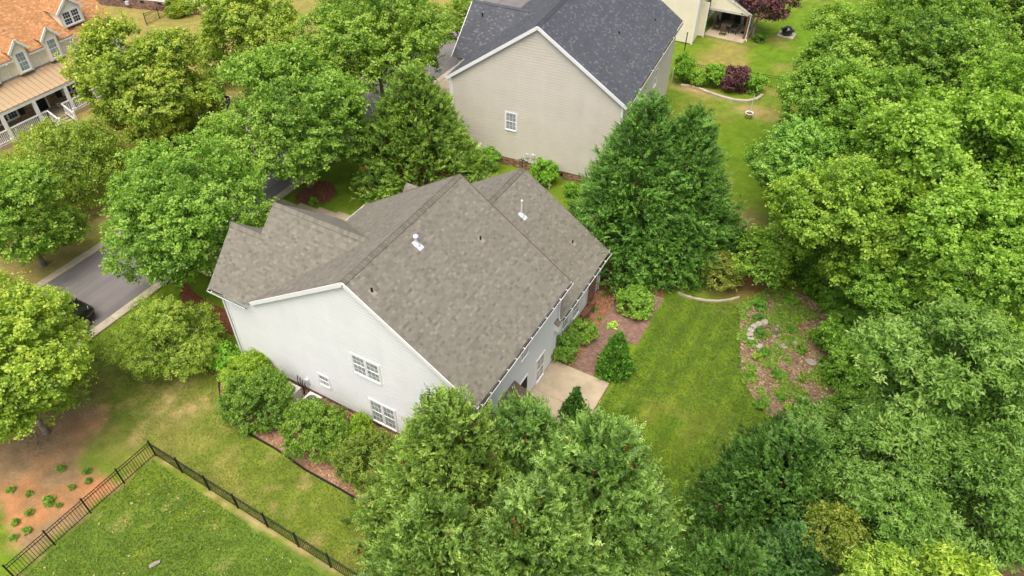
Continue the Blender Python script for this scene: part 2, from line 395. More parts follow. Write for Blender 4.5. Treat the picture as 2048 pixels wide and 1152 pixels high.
def chips(name, P, n, mat, size, z, label, cat, seed, tmin=0., tmax=1., aspect=.35, tilt=.35, parent=None):
    r = np.random.default_rng(seed); A = np.array(P); lo, hi = A.min(0), A.max(0)
    pts = np.zeros((0, 2))
    while len(pts) < n:
        q = lo+(hi-lo)*r.random((n*2, 2)); pts = np.concatenate([pts, q[in_poly(q[:, 0], q[:, 1], P)]])
    pts = pts[:n]
    c = np.concatenate([pts, np.full((n, 1), z)+r.random((n, 1))*.02], 1)
    nor = np.stack([r.normal(0, tilt, n), r.normal(0, tilt, n), np.ones(n)], 1)
    V, F = leaf_geo(c, nor, size*(.5+r.random(n)), r, aspect)
    me = np_mesh(name, V, F, mat, tone=tmin+(tmax-tmin)*r.random(n))
    return tag(link(name, me, parent), label, cat, kind="stuff")

def leaf_geo(c, nor, s, r, aspect=.38, direc=None, fold=.1):
    n = len(c); nor = nor/np.linalg.norm(nor, axis=1, keepdims=True)
    if direc is None:
        t = r.normal(size=(n, 3))
    else: t = direc
    t = t-nor*np.sum(t*nor, 1, keepdims=True); t /= np.linalg.norm(t, axis=1, keepdims=True)+1e-9
    b_ = np.cross(nor, t); s = s[:, None]
    base = c-t*s*.5; tip = c+t*s*.5; up = nor*s*fold
    l = c+b_*s*aspect+up; rr = c-b_*s*aspect+up
    V = np.stack([base, rr, tip, l], 1).reshape(-1, 3)
    return V, np.arange(4*n).reshape(n, 4)

# road, kerbs, driveways, paths
flat_poly("road", [(-14.9,-60),(-9.25,-60),(-9.25,120),(-14.9,120)], 0.03, MAT["asphalt"], "grey asphalt street with a smooth worn surface", "road")
def kerb(x0, x1, label):
    k = empty("kerb", (0, 0, 0), label=label, cat="kerb", kind="structure")
    mb = MB().add([(x0,0,0),(x1,0,0),(x1,3.03,0),(x0,3.03,0),(x0,0,.1),(x1,0,.1),(x1,3.03,.1),(x0,3.03,.1),],
                  [(4,5,6,7),(0,1,5,4),(1,2,6,5),(2,3,7,6),(3,0,4,7)])
    me = mb.mesh("kerb_segment", MAT["kerb"])
    for i in range(-6, 20): link("kerb_segment", me, k, (0, -1.5+i*3.05+(1.6 if x0 < -12 else 0), 0))
kerb(-15.45, -14.9, "pale concrete kerb along the far side of the street")
kerb(-9.25, -8.7, "pale concrete kerb along the near side of the street by the white house")
flat_poly("driveway", [(-8.75,3.9),(-0.05,3.9),(-0.05,7.4),(-8.75,7.4)], 0.06, MAT["concrete"], "concrete driveway of the white house under the maple", "driveway", .06)
def slabs(name, label, rects, z, cat):
    e = empty(name, (0, 0, 0), label=label, cat=cat, kind="structure")
    for x0, y0, x1, y1 in rects:
        MB().box((x0+.006, y0+.006, 0), (x1-.006, y1-.006, z)).build("slab", MAT["concrete"], e)
    return e
slabs("front_path", "concrete slab path to the front door of the white house", [(-8.7+1.45*i, 10.8+.3*i, -8.7+1.45*(i+1), 12.25+.3*i) for i in range(6)], .05, "path")
slabs("patio", "bare tan concrete patio behind the white house", [(14.52, 3.0, 17.92, 6.0), (14.52, 6.0, 17.92, 8.36)], .07, "patio")
flat_poly("driveway", [(-8.75,29.5),(-1.9,29.5),(-1.9,36.5),(-8.75,36.5)], 0.06, MAT["concrete"], "concrete driveway in front of the beige house", "driveway", .06)
flat_poly("driveway", [(-30,17.0),(-15.4,17.0),(-15.4,21.2),(-30,21.2)], 0.06, MAT["concrete"], "concrete driveway across the street beside the cream house", "driveway", .06)
flat_poly("mulch_bed", smooth_poly(SIDE_BED, 1), .03, M("chip_base", (0.27,.17,.105), .95, .25, 4, .1, bump=.4), "pinkish wood chip bed along the white gable wall", "mulch bed")
flat_poly("mulch_bed", smooth_poly(RING_BED), .03, M("mulch_base", (0.14,.055,.033), .95, .3, 5, .1, bump=.5), "red brown mulch ring round the maple by the front path", "mulch bed")
flat_poly("mulch_bed", smooth_poly(DRIVE_BED, 1), .03, bpy.data.materials["mulch_base"], "red brown mulch strip in front of the garage wing", "mulch bed")
flat_poly("mulch_bed", PATIO_BED, .03, M("mulch_tan", (0.27,.13,.075), .95, .3, 5, .1, bump=.5), "brown mulch bed between the rear wall and the brick path", "mulch bed")
flat_poly("garden_bed", smooth_poly(BACK_BED, 2), .03, M("bed_base", (0.19,.145,.1), .95, .25, 1.2, .1, bump=.5), "leaf strewn garden bed at the edge of the wood", "garden bed")
chips("wood_chips", SIDE_BED, 9000, CHIP, .1, .035, "loose pinkish wood chips strewn over the side bed", "wood chips", 1, .3, 1)
chips("mulch_chips", PATIO_BED, 2600, CHIP, .12, .035, "loose brown mulch chips beside the rear wall", "mulch chips", 2, .1, .8)
chips("leaf_litter", BACK_BED, 7000, LITTER, .13, .035, "fallen brown leaves strewn over the garden bed", "leaf litter", 3, .1, .9)
chips("mulch_chips", RING_BED, 2500, CHIP, .12, .035, "loose red mulch chips round the street maple", "mulch chips", 4, 0, .45)
chips("leaf_litter", [(28.5,3),(40,3),(40,42),(24,42),(22,23),(27,21),(29.5,14),(29,10)], 8000, LITTER, .2, .0, "fallen leaves covering the floor of the wood", "leaf litter", 5, 0, .4)

# grass tufts: real blades over the near lawns
def grass(name, P, n, seed, label, size=.075, dry=.0, holes=()):
    r = np.random.default_rng(seed); A = np.array(P); lo, hi = A.min(0), A.max(0)
    q = lo+(hi-lo)*r.random((n*3, 2)); k = in_poly(q[:, 0], q[:, 1], P)
    for h in holes: k &= ~in_poly(q[:, 0], q[:, 1], h)
    q = q[k][:n]; n = len(q)
    c = ground_colour(q[:, 0], q[:, 1]); red = c[:, 0]/(c[:, 1]+1e-6)
    soilish = (red > 1.22) & (r.random(n) < .8); q = q[~soilish]; c = c[~soilish]; red = red[~soilish]; n = len(q)
    az = r.random(n)*6.283; ln = size*(.6+.8*r.random(n)); tilt = .45+.7*r.random(n)
    d = np.stack([np.cos(az)*np.sin(tilt), np.sin(az)*np.sin(tilt), np.cos(tilt)], 1)
    s_ = np.stack([-np.sin(az), np.cos(az), np.zeros(n)], 1)*(.014+.01*r.random((n, 1)))
    p0 = np.concatenate([q, np.full((n, 1), -.01)], 1)
    V = np.stack([p0-s_, p0+s_, p0+d*ln[:, None]], 1).reshape(-1, 3)
    t = np.clip((red-.55)*1.05+r.normal(0, .1, n)+dry, 0, 1)
    me = np_mesh(name, V, np.arange(3*n).reshape(n, 3), GRASS, tone=t)
    return tag(link(name, me), label, "grass", kind="stuff")
BACK_LAWN = [(18.15,3.2),(18.2,11.6),(18.25,16.2),(21.6,17.8),(22.3,17.8),(23.9,12.6),(26.0,10.3),(26.2,6.5),(25.5,-1),(19,-1),(14.6,1),(14.6,2.9),(18,3)]
grass("grass", BACK_LAWN, 60000, 11, "short yellow green mown grass of the back lawn")
grass("grass", [(-4,-6.6),(14,-6.9),(14,-4.0),(3,-3.7),(0.3,-2.6),(-1,-1.2),(-.4,2),(-8,1.5),(-8,-5)], 42000, 12, "dry patchy grass between the iron fence and the house", dry=.06)
grass("grass", [(0.6,-7.0),(16,-7.6),(16,-14),(0.5,-14)], 46000, 13, "green grass of the fenced neighbouring lawn")
chips("straw_flecks", [(0.9,-7.2),(14,-7.6),(14,-14),(0.9,-14)], 200, GRASS, .13, .05, "pale dead leaves scattered on the fenced lawn", "leaf litter", 14, .8, 1, .3, .8)

def weeds(name, P, n, seed, label, mat, size=.14, tmin=.2, tmax=.9):
    r = np.random.default_rng(seed); A = np.array(P); lo, hi = A.min(0), A.max(0)
    q = lo+(hi-lo)*r.random((n*6, 2)); q = q[in_poly(q[:, 0], q[:, 1], P)]
    q = q[fbm(q[:, 0], q[:, 1], .9, seed) > .53][:n]; m = len(q)
    c = np.repeat(q, 6, 0)+r.normal(0, .05, (m*6, 2)); c = np.concatenate([c, .04+.09*r.random((m*6, 1))], 1)
    nor = r.normal(0, .45, (m*6, 3))+np.array([0, 0, 1.])
    V, F = leaf_geo(c, nor, size*(.5+r.random(m*6)*.7), r, .28)
    o = link(name, np_mesh(name, V, F, mat, tone=tmin+(tmax-tmin)*r.random(m*6)))
    return tag(o, label, "ground cover", kind="stuff")
weeds("ground_cover", BACK_BED, 3400, 41, "low green weeds creeping over the garden bed", LEAF, .13)
weeds("ground_cover", [(22.2,17.8),(23.0,15.1),(23.7,12.8),(24.6,11.3),(25.4,10.6),(25.9,11.3),(24.7,12.6),(24.2,14.6),(23.4,17.9),(23.2,19.6)], 1500, 42, "leafy strip of plants along the lawn edge of the bed", LEAF, .17)
weeds("ground_cover", [(25.5,3),(40,3),(40,42),(24,42),(21,22),(27,21),(29,14),(28,10)], 3800, 43, "low green undergrowth on the floor of the wood", LEAF, .3, .0, .6)

# ------------------------------------------------------------------ building helpers
WIDTHS = [.13, .16, .19, .22, .25]; TONES = [0.0, .2, .35, .5, .62, .75, .9, 1.0]
EXPO = 0.128
_shm = {}
def shingle_piece(w, t, mat):
    k = (w, t, mat.name)
    if k not in _shm:
        h = .013+.006*((WIDTHS.index(w)*3+TONES.index(t)) % 7)/7
        _shm[k] = MB().add([(0,0,0),(w-.004,0,0),(w-.004,0,h),(0,0,h),(0,EXPO+.03,.001),(w-.004,EXPO+.03,.001)],
                           [(0,1,2,3),(3,2,5,4),(0,3,4),(1,5,2)], t).mesh("shingle", mat)
    return _shm[k]

def scan(P, t):
    """interval of polygon P (s,t points) on the line at height t"""
    xs = []
    n = len(P)
    for i in range(n):
        (a, b), (c, d) = P[i], P[(i+1) % n]
        if (b <= t < d) or (d <= t < b): xs.append(a+(c-a)*(t-b)/(d-b))
    return (min(xs), max(xs)) if len(xs) >= 2 else None

def roof_plane(parent, pts, mat, seed=0, thick=.12, pick=None, picked=None, expo=EXPO, light=.05, name="roof", trim=None, tabs=True):
    """one roof slope: a thick deck (part) with a field of shingle tabs on it; pts[0]-pts[1] is the eave"""
    P = [Vector(p) for p in pts]
    e1 = (P[1]-P[0]); e1.z = 0; e1.normalize()
    nrm = Vector((0, 0, 0))
    for i in range(len(P)): nrm += P[i].cross(P[(i+1) % len(P)])
    nrm.normalize()
    if nrm.z < 0: nrm = -nrm
    e2 = nrm.cross(e1)
    if e2.z < 0: e1 = -e1; e2 = nrm.cross(e1)
    S = [((p-P[0]).dot(e1), (p-P[0]).dot(e2)) for p in P]
    ring = [P[0]+e1*s+e2*t for s, t in S]
    if (ring[1]-ring[0]).cross(ring[2]-ring[1]).dot(nrm) < 0: ring = ring[::-1]
    deck = MB().prism([p-nrm*thick for p in ring], nrm*thick, .3).build(name, mat if trim is None else trim, parent)
    if trim is not None:
        deck.data.materials.append(mat); deck.data.polygons[1].material_index = 1
    if not tabs: return deck
    r = random.Random(seed)
    V = []; Fc = []; T = []
    tmax = max(t for _, t in S); k = 0; singles = []
    while k*expo < tmax-.02:
        t0 = k*expo; t1 = min(t0+expo+.03, tmax); k += 1
        i0 = scan(S, t0+.002); i1 = scan(S, t1-.001)
        if not i0: continue
        if not i1: i1 = i0
        s = i0[0]-r.random()*.25; rowt = r.uniform(-.08, .08)
        while s < i0[1]:
            w = r.choice(WIDTHS); tn = min(1, max(0, r.gauss(.48, .21)))
            if pick: tn = min(TONES, key=lambda q: abs(q-tn))
            if light > .08 and r.random() < light: tn = 1.0
            a0, b0 = max(s, i0[0]), min(s+w-.004, i0[1]); a1, b1 = max(s, i1[0]), min(s+w-.004, i1[1])
            s += w
            if b0-a0 < .01: continue
            if b1 < a1: a1 = b1 = min(max(.5*(a0+b0), i1[0]), i1[1])
            c = P[0]+e1*((a0+b0)/2)+e2*(t0+.07)
            if pick and abs((b0-a0)-(w-.004)) < 1e-6 and abs((b1-a1)-(w-.004)) < 1e-6 and pick(c):
                singles.append((P[0]+e1*a0+e2*t0+nrm*.002, w, tn)); continue
            h = r.uniform(.012, .02); o = len(V)
            for ss, tt, hh in ((a0,t0,.0),(b0,t0,.0),(b0,t0,h),(a0,t0,h),(b1,t1,.003),(a1,t1,.003)):
                V.append(P[0]+e1*ss+e2*tt+nrm*hh)
            Fc += [(o,o+1,o+2,o+3),(o+3,o+2,o+4,o+5)]; tv = min(1, max(0, tn+rowt)); T += [tv*.8, tv]
    if singles:
        camp = cam.matrix_world.translation
        singles.sort(key=lambda q: (q[0]-camp).length)
        for q in singles[300:]:
            p, w, tn = q; h = .016; o = len(V)
            V += [p, p+e1*(w-.004), p+e1*(w-.004)+nrm*h, p+nrm*h, p+e1*(w-.004)+e2*(expo+.03)+nrm*.001, p+e2*(expo+.03)+nrm*.001]
            Fc += [(o,o+1,o+2,o+3),(o+3,o+2,o+4,o+5)]; T += [tn*.8, tn]
        R = Matrix((e1, e2, nrm)).transposed().to_4x4()
        for p, w, tn in singles[:300]:
            o = link("shingle", shingle_piece(w, tn, mat), deck); o.matrix_local = Matrix.Translation(p) @ R
    if V:
        f = link("shingle_field", np_mesh("shingle_field", np.array([tuple(v) for v in V]), np.array(Fc), mat, tone=T), deck)
        f["kind"] = "stuff"
    return deck

def ridge_caps(parent, p, q, s1, mat, step=.17, w=.17, single=True):
    """lapped caps over a ridge from p to q; s1 = slope (rise/run) of both sides"""
    p = Vector(p); q = Vector(q); d = (q-p).normalized(); L_ = (q-p).length
    side = d.cross(Vector((0, 0, 1))); n = int(L_/step); r = random.Random(3)
    base = []
    for tn in (.15, .35, .55):
        def ring(t, lift): return [side*-w+Vector((0,0,-s1*w+lift))+d*t, Vector((0,0,lift+.012))+d*t, side*w+Vector((0,0,-s1*w+lift))+d*t]
        a = ring(0, .075); b_ = ring(step+.05, .035)
        lo = [v-Vector((0,0,.05)) for v in a]
        base.append(MB().add(a+b_+lo, [(0,1,4,3),(1,2,5,4),(6,7,1,0),(7,8,2,1)], tn).mesh("ridge_cap", mat))
    for i in range(n): link("ridge_cap", r.choice(base), parent, tuple(p+d*(i*step)))

def siding(parent, origin, e, nrm, P, mat, expo=.19, name="wall", proud=.028):
    """lapped boards (dutch lap profile) on a vertical wall polygon P (s,z); e = horizontal direction, nrm = outward"""
    O_ = Vector(origin); e = Vector(e); nr = Vector(nrm); mb = MB()
    z0 = min(z for _, z in P); z1 = max(z for _, z in P); z = z0
    while z < z1-.01:
        za, zb = z, min(z+expo, z1); zm = za+(zb-za)*.66; z += expo
        a = scan(P, za+.001); m = scan(P, zm); b_ = scan(P, zb-.001)
        if not a or not b_ or not m: continue
        p = lambda s, zz, o: O_+e*s+Vector((0, 0, zz))+nr*o
        mb.add([p(a[0], za, 0), p(a[1], za, 0), p(a[0], za, proud), p(a[1], za, proud), p(m[0], zm, proud*.86), p(m[1], zm, proud*.86), p(b_[0], zb, .002), p(b_[1], zb, .002)],
               [(0,1,3,2),(2,3,5,4),(4,5,7,6)], .5)
    return mb.build(name, mat, parent)

def brick_band(parent, origin, e, nrm, length, z0, z1, mat, name="foundation", seed=1):
    O_ = Vector(origin); e = Vector(e); nr = Vector(nrm); mb = MB(); r = random.Random(seed)
    bl, bh = .21, .075; z = z0; row = 0
    mb.prism([O_+Vector((0,0,z0))-nr*.1, O_+e*length+Vector((0,0,z0))-nr*.1, O_+e*length+Vector((0,0,z0))-nr*.012, O_+Vector((0,0,z0))-nr*.012], (0,0,z1-z0), .9)
    while z < z1-.03:
        s = -bl/2*(row % 2)
        while s < length:
            a, b_ = max(0, s+.006), min(length, s+bl-.006)
            if b_-a > .03:
                q = [O_+e*a+Vector((0,0,z)), O_+e*b_+Vector((0,0,z)), O_+e*b_+Vector((0,0,z+bh-.01)), O_+e*a+Vector((0,0,z+bh-.01))]
                f = [v+nr*.004 for v in q]
                mb.add([v-nr*.012 for v in q]+f, [(4,5,6,7),(3,2,6,7),(0,1,5,4)], r.random())
            s += bl
        z += bh; row += 1
    o = mb.build(name, mat, parent); o["kind"] = "stuff"; return o

def window(parent, c, e, nrm, w, h, sashes=1, cols=3, rows=2, glass="glass", halves=2, name="window", trim=.09, depth=.05):
    """frame with sash panes and muntins. c = centre on wall, e = horizontal direction"""
    c = Vector(c); e = Vector(e); nr = Vector(nrm); u = Vector((0, 0, 1)); mb = MB()
    def bar(m, s0, s1, z0, z1, o0, o1):
        P = [c+e*s0+u*z0+nr*o0, c+e*s1+u*z0+nr*o0, c+e*s1+u*z1+nr*o0, c+e*s0+u*z1+nr*o0]
        m.prism(P, nr*(o1-o0))
    H, Wd = h/2, w/2
    bar(mb, -Wd-trim, -Wd, -H-trim, H+trim, 0, depth); bar(mb, Wd, Wd+trim, -H-trim, H+trim, 0, depth)
    bar(mb, -Wd, Wd, H, H+trim, 0, depth); bar(mb, -Wd, Wd, -H-trim, -H, 0, depth+.03)
    sw = w/sashes
    for i in range(1, sashes): bar(mb, -Wd+i*sw-trim/2, -Wd+i*sw+trim/2, -H, H, 0, depth-.004)
    win = mb.build(name, MAT["white_trim"], parent)
    for i in range(sashes):
        a, b_ = -Wd+i*sw+(trim/2 if i else 0), -Wd+(i+1)*sw-(trim/2 if i < sashes-1 else 0)
        for j in range(halves):
            z0, z1 = -H+j*h/halves, -H+(j+1)*h/halves
            g = MB(); bar(g, a+.03, b_-.03, z0+.03, z1-.03, .012, .02); g.build("pane", MAT[glass], win)
            m = MB(); o1 = .036+.006*j
            bar(m, a, a+.032, z0, z1, .008, o1); bar(m, b_-.032, b_, z0, z1, .008, o1)
            bar(m, a+.032, b_-.032, z0, z0+.032, .008, o1); bar(m, a+.032, b_-.032, z1-.032, z1, .008, o1)
            for q in range(1, cols): x = a+(b_-a)*q/cols; bar(m, x-.007, x+.007, z0+.032, z1-.032, .021, .030)
            for q in range(1, rows): x = z0+(z1-z0)*q/rows; bar(m, a+.032, b_-.032, x-.007, x+.007, .021, .028)
            m.build("sash", MAT["white_trim"], win)
    return win

def gutter(parent, p, q, out, brackets=.75, w=.13, h=.1):
    p = Vector(p); q = Vector(q); d = (q-p).normalized(); o = Vector(out); z = Vector((0, 0, 1)); mb = MB()
    L_ = (q-p).length
    mb.prism([p+z*-h, p+o*w-z*h, p+o*w-z*(h-.012), p-z*(h-.012)], d*L_)
    mb.prism([p+o*(w-.014)-z*(h-.0125), p+o*w-z*(h-.0125), p+o*(w+.012)+z*.01, p+o*(w-.006)+z*.01], d*L_)
    g = mb.build("gutter", MAT["white_trim"], parent)
    MB().prism([p+o*.004-z*(h-.014), p+o*(w-.02)-z*(h-.014), p+o*(w-.02)-z*(h-.03), p+o*.004-z*(h-.03)], d*L_).build("gutter_floor", MAT["gutter_in"], g)  # dark brown strip along the floor of the white trough
    me = None
    n = int(L_/brackets)
    bm_ = MB().prism([o*0-z*.012, o*(w+.004)-z*.012, o*(w+.004)+z*.014, o*0+z*.014], d*.03).mesh("bracket", MAT["white_trim"])
    for i in range(n): link("bracket", bm_, g, tuple(p+d*(.25+i*brackets)))
    return g

# ------------------------------------------------------------------ white house
WH = empty("white_house", (0, 0, 0), label="two storey white lap sided house with tan shingle roof in the centre", cat="house")
zr, zE, xr, sl = 9.84, 5.6, 8.48, .66
def pick_main(c): return 1.6 < c.y < 7.0 and c.z < 7.2
roof_plane(WH, [(14.9,-.15,zE),(14.9,9.0,zE),(xr,9.0,zr),(xr,-.15,zr)], SH_TAN, 1, pick=pick_main, trim=MAT["white_trim"])
roof_plane(WH, [(2.05,9.0,zE),(2.05,-.15,zE),(xr,-.15,zr),(xr,9.0,zr)], SH_TAN, 2, trim=MAT["white_trim"])
zW, sw_ = 5.36, .889
roof_plane(WH, [(-.68,-.3,zW),(1.72,-.3,zW),(6.9,3.56,8.79),(1.04,3.56,8.79),(1.04,2.28,7.653),(-.9,2.28,7.653)], SH_TAN, 3, trim=MAT["white_trim"])
roof_plane(WH, [(1.72,7.42,zW),(1.04,7.42,zW),(1.04,3.56,8.79),(6.9,3.56,8.79)], SH_TAN, 4, trim=MAT["white_trim"])
roof_plane(WH, [(1.04,4.86,zW),(-.68,4.86,zW),(-.9,2.28,7.653),(1.04,2.28,7.653)], SH_TAN, 5, trim=MAT["white_trim"])
roof_plane(WH, [(14.69,8.62,3.04),(14.69,15.07,3.04),(8.83,15.07,6.86),(8.83,8.62,6.86)], SH_TAN, 6, trim=MAT["white_trim"])
roof_plane(WH, [(2.97,15.07,3.04),(2.97,8.62,3.04),(8.83,8.62,6.86),(8.83,15.07,6.86)], SH_TAN, 7, trim=MAT["white_trim"])
# small porch gable on the street side
roof_plane(WH, [(5.2,11.5,4.0),(2.2,11.5,4.0),(2.2,12.6,5.0),(5.9,12.6,5.0)], SH_TAN, 8, trim=MAT["white_trim"])
roof_plane(WH, [(2.2,13.7,4.0),(5.2,13.7,4.0),(5.9,12.6,5.0),(2.2,12.6,5.0)], SH_TAN, 9, trim=MAT["white_trim"])
MB().prism([(2.5,11.7,2.9),(2.5,13.5,2.9),(2.5,13.5,4.05),(2.5,12.6,4.85),(2.5,11.7,4.05)], (.1,0,0)).build("porch_gable", MAT["white_siding"], WH)
caps = empty("ridge_line", (0,0,0)); caps.parent = WH
ridge_caps(caps, (xr,-.13,zr), (xr,9.0,zr), sl, SH_TAN)
ridge_caps(caps, (-.88,2.28,7.653), (1.06,2.28,7.653), sw_, SH_TAN)
ridge_caps(caps, (1.06,3.56,8.79), (6.85,3.56,8.79), sw_, SH_TAN)
ridge_caps(caps, (8.83,9.05,6.86), (8.83,15.05,6.86), .652, SH_TAN)
MB().beam((14.9,9.0,zE+.012),(xr,9.0,zr+.012), .05, .03, (0,0,1)).build("drip_edge", MAT["brown_roof"], WH)
MB().beam((2.05,9.0,zE+.012),(xr,9.0,zr+.012), .05, .03, (0,0,1)).build("drip_edge", MAT["brown_roof"], WH)
# walls
siding(WH, (0,0,0), (1,0,0), (0,-1,0), [(0,.35),(14.5,.35),(14.5,5.55),(8.48,9.62),(2.35,5.62),(2.3,5.5),(0,5.5)], MAT["white_siding"])
siding(WH, (14.5,0,0), (0,1,0), (1,0,0), [(0,.12),(8.6,.12),(8.6,5.65),(0,5.65)], MAT["white_siding"])
siding(WH, (14.3,8.6,0), (0,1,0), (1,0,0), [(0,.12),(6.2,.12),(6.2,3.1),(0,3.1)], MAT["white_siding"])
siding(WH, (14.3,14.8,0), (-1,0,0), (0,1,0), [(0,.3),(11,.3),(11,3.1),(5.47,6.7),(0,3.1)], MAT["white_siding"])
siding(WH, (14.5,8.6,0), (-1,0,0), (0,1,0), [(0,2.5),(12.1,2.5),(12.1,5.6),(6.02,9.6),(0,5.6)], MAT["white_siding"])
siding(WH, (0,4.6,0), (0,-1,0), (-1,0,0), [(0,.2),(4.6,.2),(4.6,5.4),(2.3,7.4),(0,5.4)], MAT["white_siding"])
siding(WH, (1.6,7.1,0), (0,-1,0), (-1,0,0), [(0,.2),(7.1,.2),(7.1,5.4),(3.55,8.55),(0,5.4)], MAT["white_siding"])
siding(WH, (2.4,8.6,0), (0,-1,0), (-1,0,0), [(0,.2),(1.5,.2),(1.5,5.5),(0,5.5)], MAT["white_siding"])
siding(WH, (3.3,14.8,0), (0,-1,0), (-1,0,0), [(0,.2),(6.2,.2),(6.2,3.1),(0,3.1)], MAT["white_siding"])
siding(WH, (2.4,7.1,0), (-1,0,0), (0,1,0), [(0,.2),(.8,.2),(.8,5.4),(0,5.4)], MAT["white_siding"])
brick_band(WH, (0,0,0), (1,0,0), (0,-1,0), 14.5, 0, .34, BRICK)
for a, b_ in (((0,-.0,.0),(0,-.0,5.5)),): MB().box((-.06,-.06,.3),(.06,.05,5.48)).build("corner_board", MAT["white_trim"], WH)
MB().box((14.46,-.05,.12),(14.56,.06,5.5)).build("corner_board", MAT["white_trim"], WH)
MB().box((14.26,14.74,.12),(14.36,14.85,3.0)).build("corner_board", MAT["white_trim"], WH)
MB().box((14.46,8.55,2.6),(14.56,8.66,5.5)).build("corner_board", MAT["white_trim"], WH)
# rake boards on the gable wall
for p, q in (((2.05,-.17,zE-.13),(xr,-.17,zr-.13)), ((14.9,-.17,zE-.13),(xr,-.17,zr-.13))):
    MB().beam(p, q, .035, .2, (0,0,1)).build("rake_board", MAT["white_trim"], WH)
MB().beam((2.0,-.06,zE-.2),(xr,-.06,zr-.2), .2, .03).build("soffit", MAT["white_trim"], WH)
MB().beam((14.95,-.06,zE-.2),(xr,-.06,zr-.2), .2, .03).build("soffit", MAT["white_trim"], WH)
for p, q in (((14.69,15.09,2.94),(8.83,15.09,6.76)), ((2.97,15.09,2.94),(8.83,15.09,6.76)), ((14.9,9.02,5.5),(xr,9.02,9.74)), ((2.05,9.02,5.5),(xr,9.02,9.74)),
             ((-.7,-.28,5.28),(-.92,2.28,7.55)), ((-.7,4.84,5.28),(-.92,2.28,7.55)), ((1.02,7.4,5.28),(1.02,3.56,8.69)), ((1.02,2.3,7.56),(1.02,3.56,8.69))):
    MB().beam(Vector(p)-Vector((0,0,.05)), Vector(q)-Vector((0,0,.05)), .03, .15).build("rake_board", MAT["white_trim"], WH)
gutter(WH, (14.92,-.15,5.53), (14.92,9.0,5.53), (1,0,0))
gutter(WH, (14.71,8.7,2.97), (14.71,15.07,2.97), (1,0,0))
gutter(WH, (2.03,9.0,5.53), (2.03,7.4,5.53), (-1,0,0))
gutter(WH, (-.68,-.32,5.29), (1.9,-.32,5.29), (0,-1,0), 2.5, .1, .09)
def downspout(parent, path, w=.07):
    mb = MB()
    mb.tube(path, w*.6, 6); return mb.build("downspout", MAT["white_trim"], parent)
downspout(WH, [(-.5,-.34,5.2),(-.12,-.1,4.9),(-.1,-.12,.5),(-.1,-.14,.2),(-.15,-.4,.06)])
downspout(WH, [(14.62,8.45,5.4),(14.62,8.5,5.1),(14.62,8.5,3.3),(14.7,8.5,3.1)], .06)
downspout(WH, [(14.4,14.7,2.9),(14.4,14.7,.2)], .06)
# corner return of the lower roof
MB().prism([(14.32,8.2,2.5),(14.78,8.2,2.5),(14.78,8.2,2.95),(14.52,8.2,3.1)], (0,.38,0)).build("roof_return", MAT["white_trim"], WH)
roof_plane(WH, [(14.8,8.15,2.98),(14.8,8.62,2.98),(14.5,8.62,3.2),(14.5,8.15,3.2)], SH_TAN, 10, thick=.05)
# windows and doors
gy_, N_ = (1,0,0), (0,-1,0)
window(WH, (8.81,-.02,4.45), gy_, N_, 1.5, 1.22, 2)
window(WH, (5.77,-.02,1.76), gy_, N_, .6, .72, 1, 3, 1)
window(WH, (9.38,-.02,1.32), gy_, N_, 1.42, 1.56, 2)
E_, NX = (0,1,0), (1,0,0)
window(WH, (14.52,4.85,4.3), E_, NX, .75, 1.15, 1)
window(WH, (14.52,.95,4.3), E_, NX, .75, 1.15, 1)
window(WH, (14.52,6.72,1.05), E_, NX, .8, 1.7, 1, 2, 2)
window(WH, (14.32,10.1,.95), E_, NX, .75, 1.35, 1)
window(WH, (14.32,11.55,1.15), E_, NX, .85, 1.05, 1)
dr = MB().box((14.5,4.35,.1),(14.56,5.3,2.05)).build("door", MAT["white_trim"], WH)
MB().box((14.555,4.45,.18),(14.57,5.2,1.95)).build("screen", MAT["dark"], dr)
MB().lathe([(.0,0),(.03,.0),(.03,.05),(0,.05)], (14.6,4.52,1.0), 8).build("handle", MAT["chrome"], dr)
aw = MB().prism([(14.52,2.2,2.95),(15.55,2.2,2.4),(15.55,2.2,2.3),(14.52,2.2,2.85)], (0,1.7,0)).build("awning", MAT["brown_roof"], WH)
for y_ in (2.3, 3.75): MB().beam((14.54,y_,1.9),(15.4,y_,2.34), .06, .06).build("brace", MAT["white_trim"], aw)
MB().box((14.5,2.6,.1),(14.56,3.5,2.1)).build("door", MAT["white_trim"], WH)
# utility bits on the gable wall
MB().box((.92,-.14,.5),(1.12,-.02,.68)).build("wall_vent", MAT["galvanised"], WH)
MB().box((4.42,-.16,.9),(4.62,-.02,1.2)).build("meter_box", MAT["galvanised"], WH)
cb = MB()
for k_, (a, b_) in enumerate(((3.9,4.3),(4.05,4.5),(4.2,4.55),(4.35,4.9))):
    cb.tube([(a,-.1,1.15-.1*k_),(a+.03,-.2,.8),(b_-.1,-.35,.5),(b_,-.5,.3),(b_+.1,-.55,.15)], .025, 5)
cb.build("cable", MAT["iron"], WH)
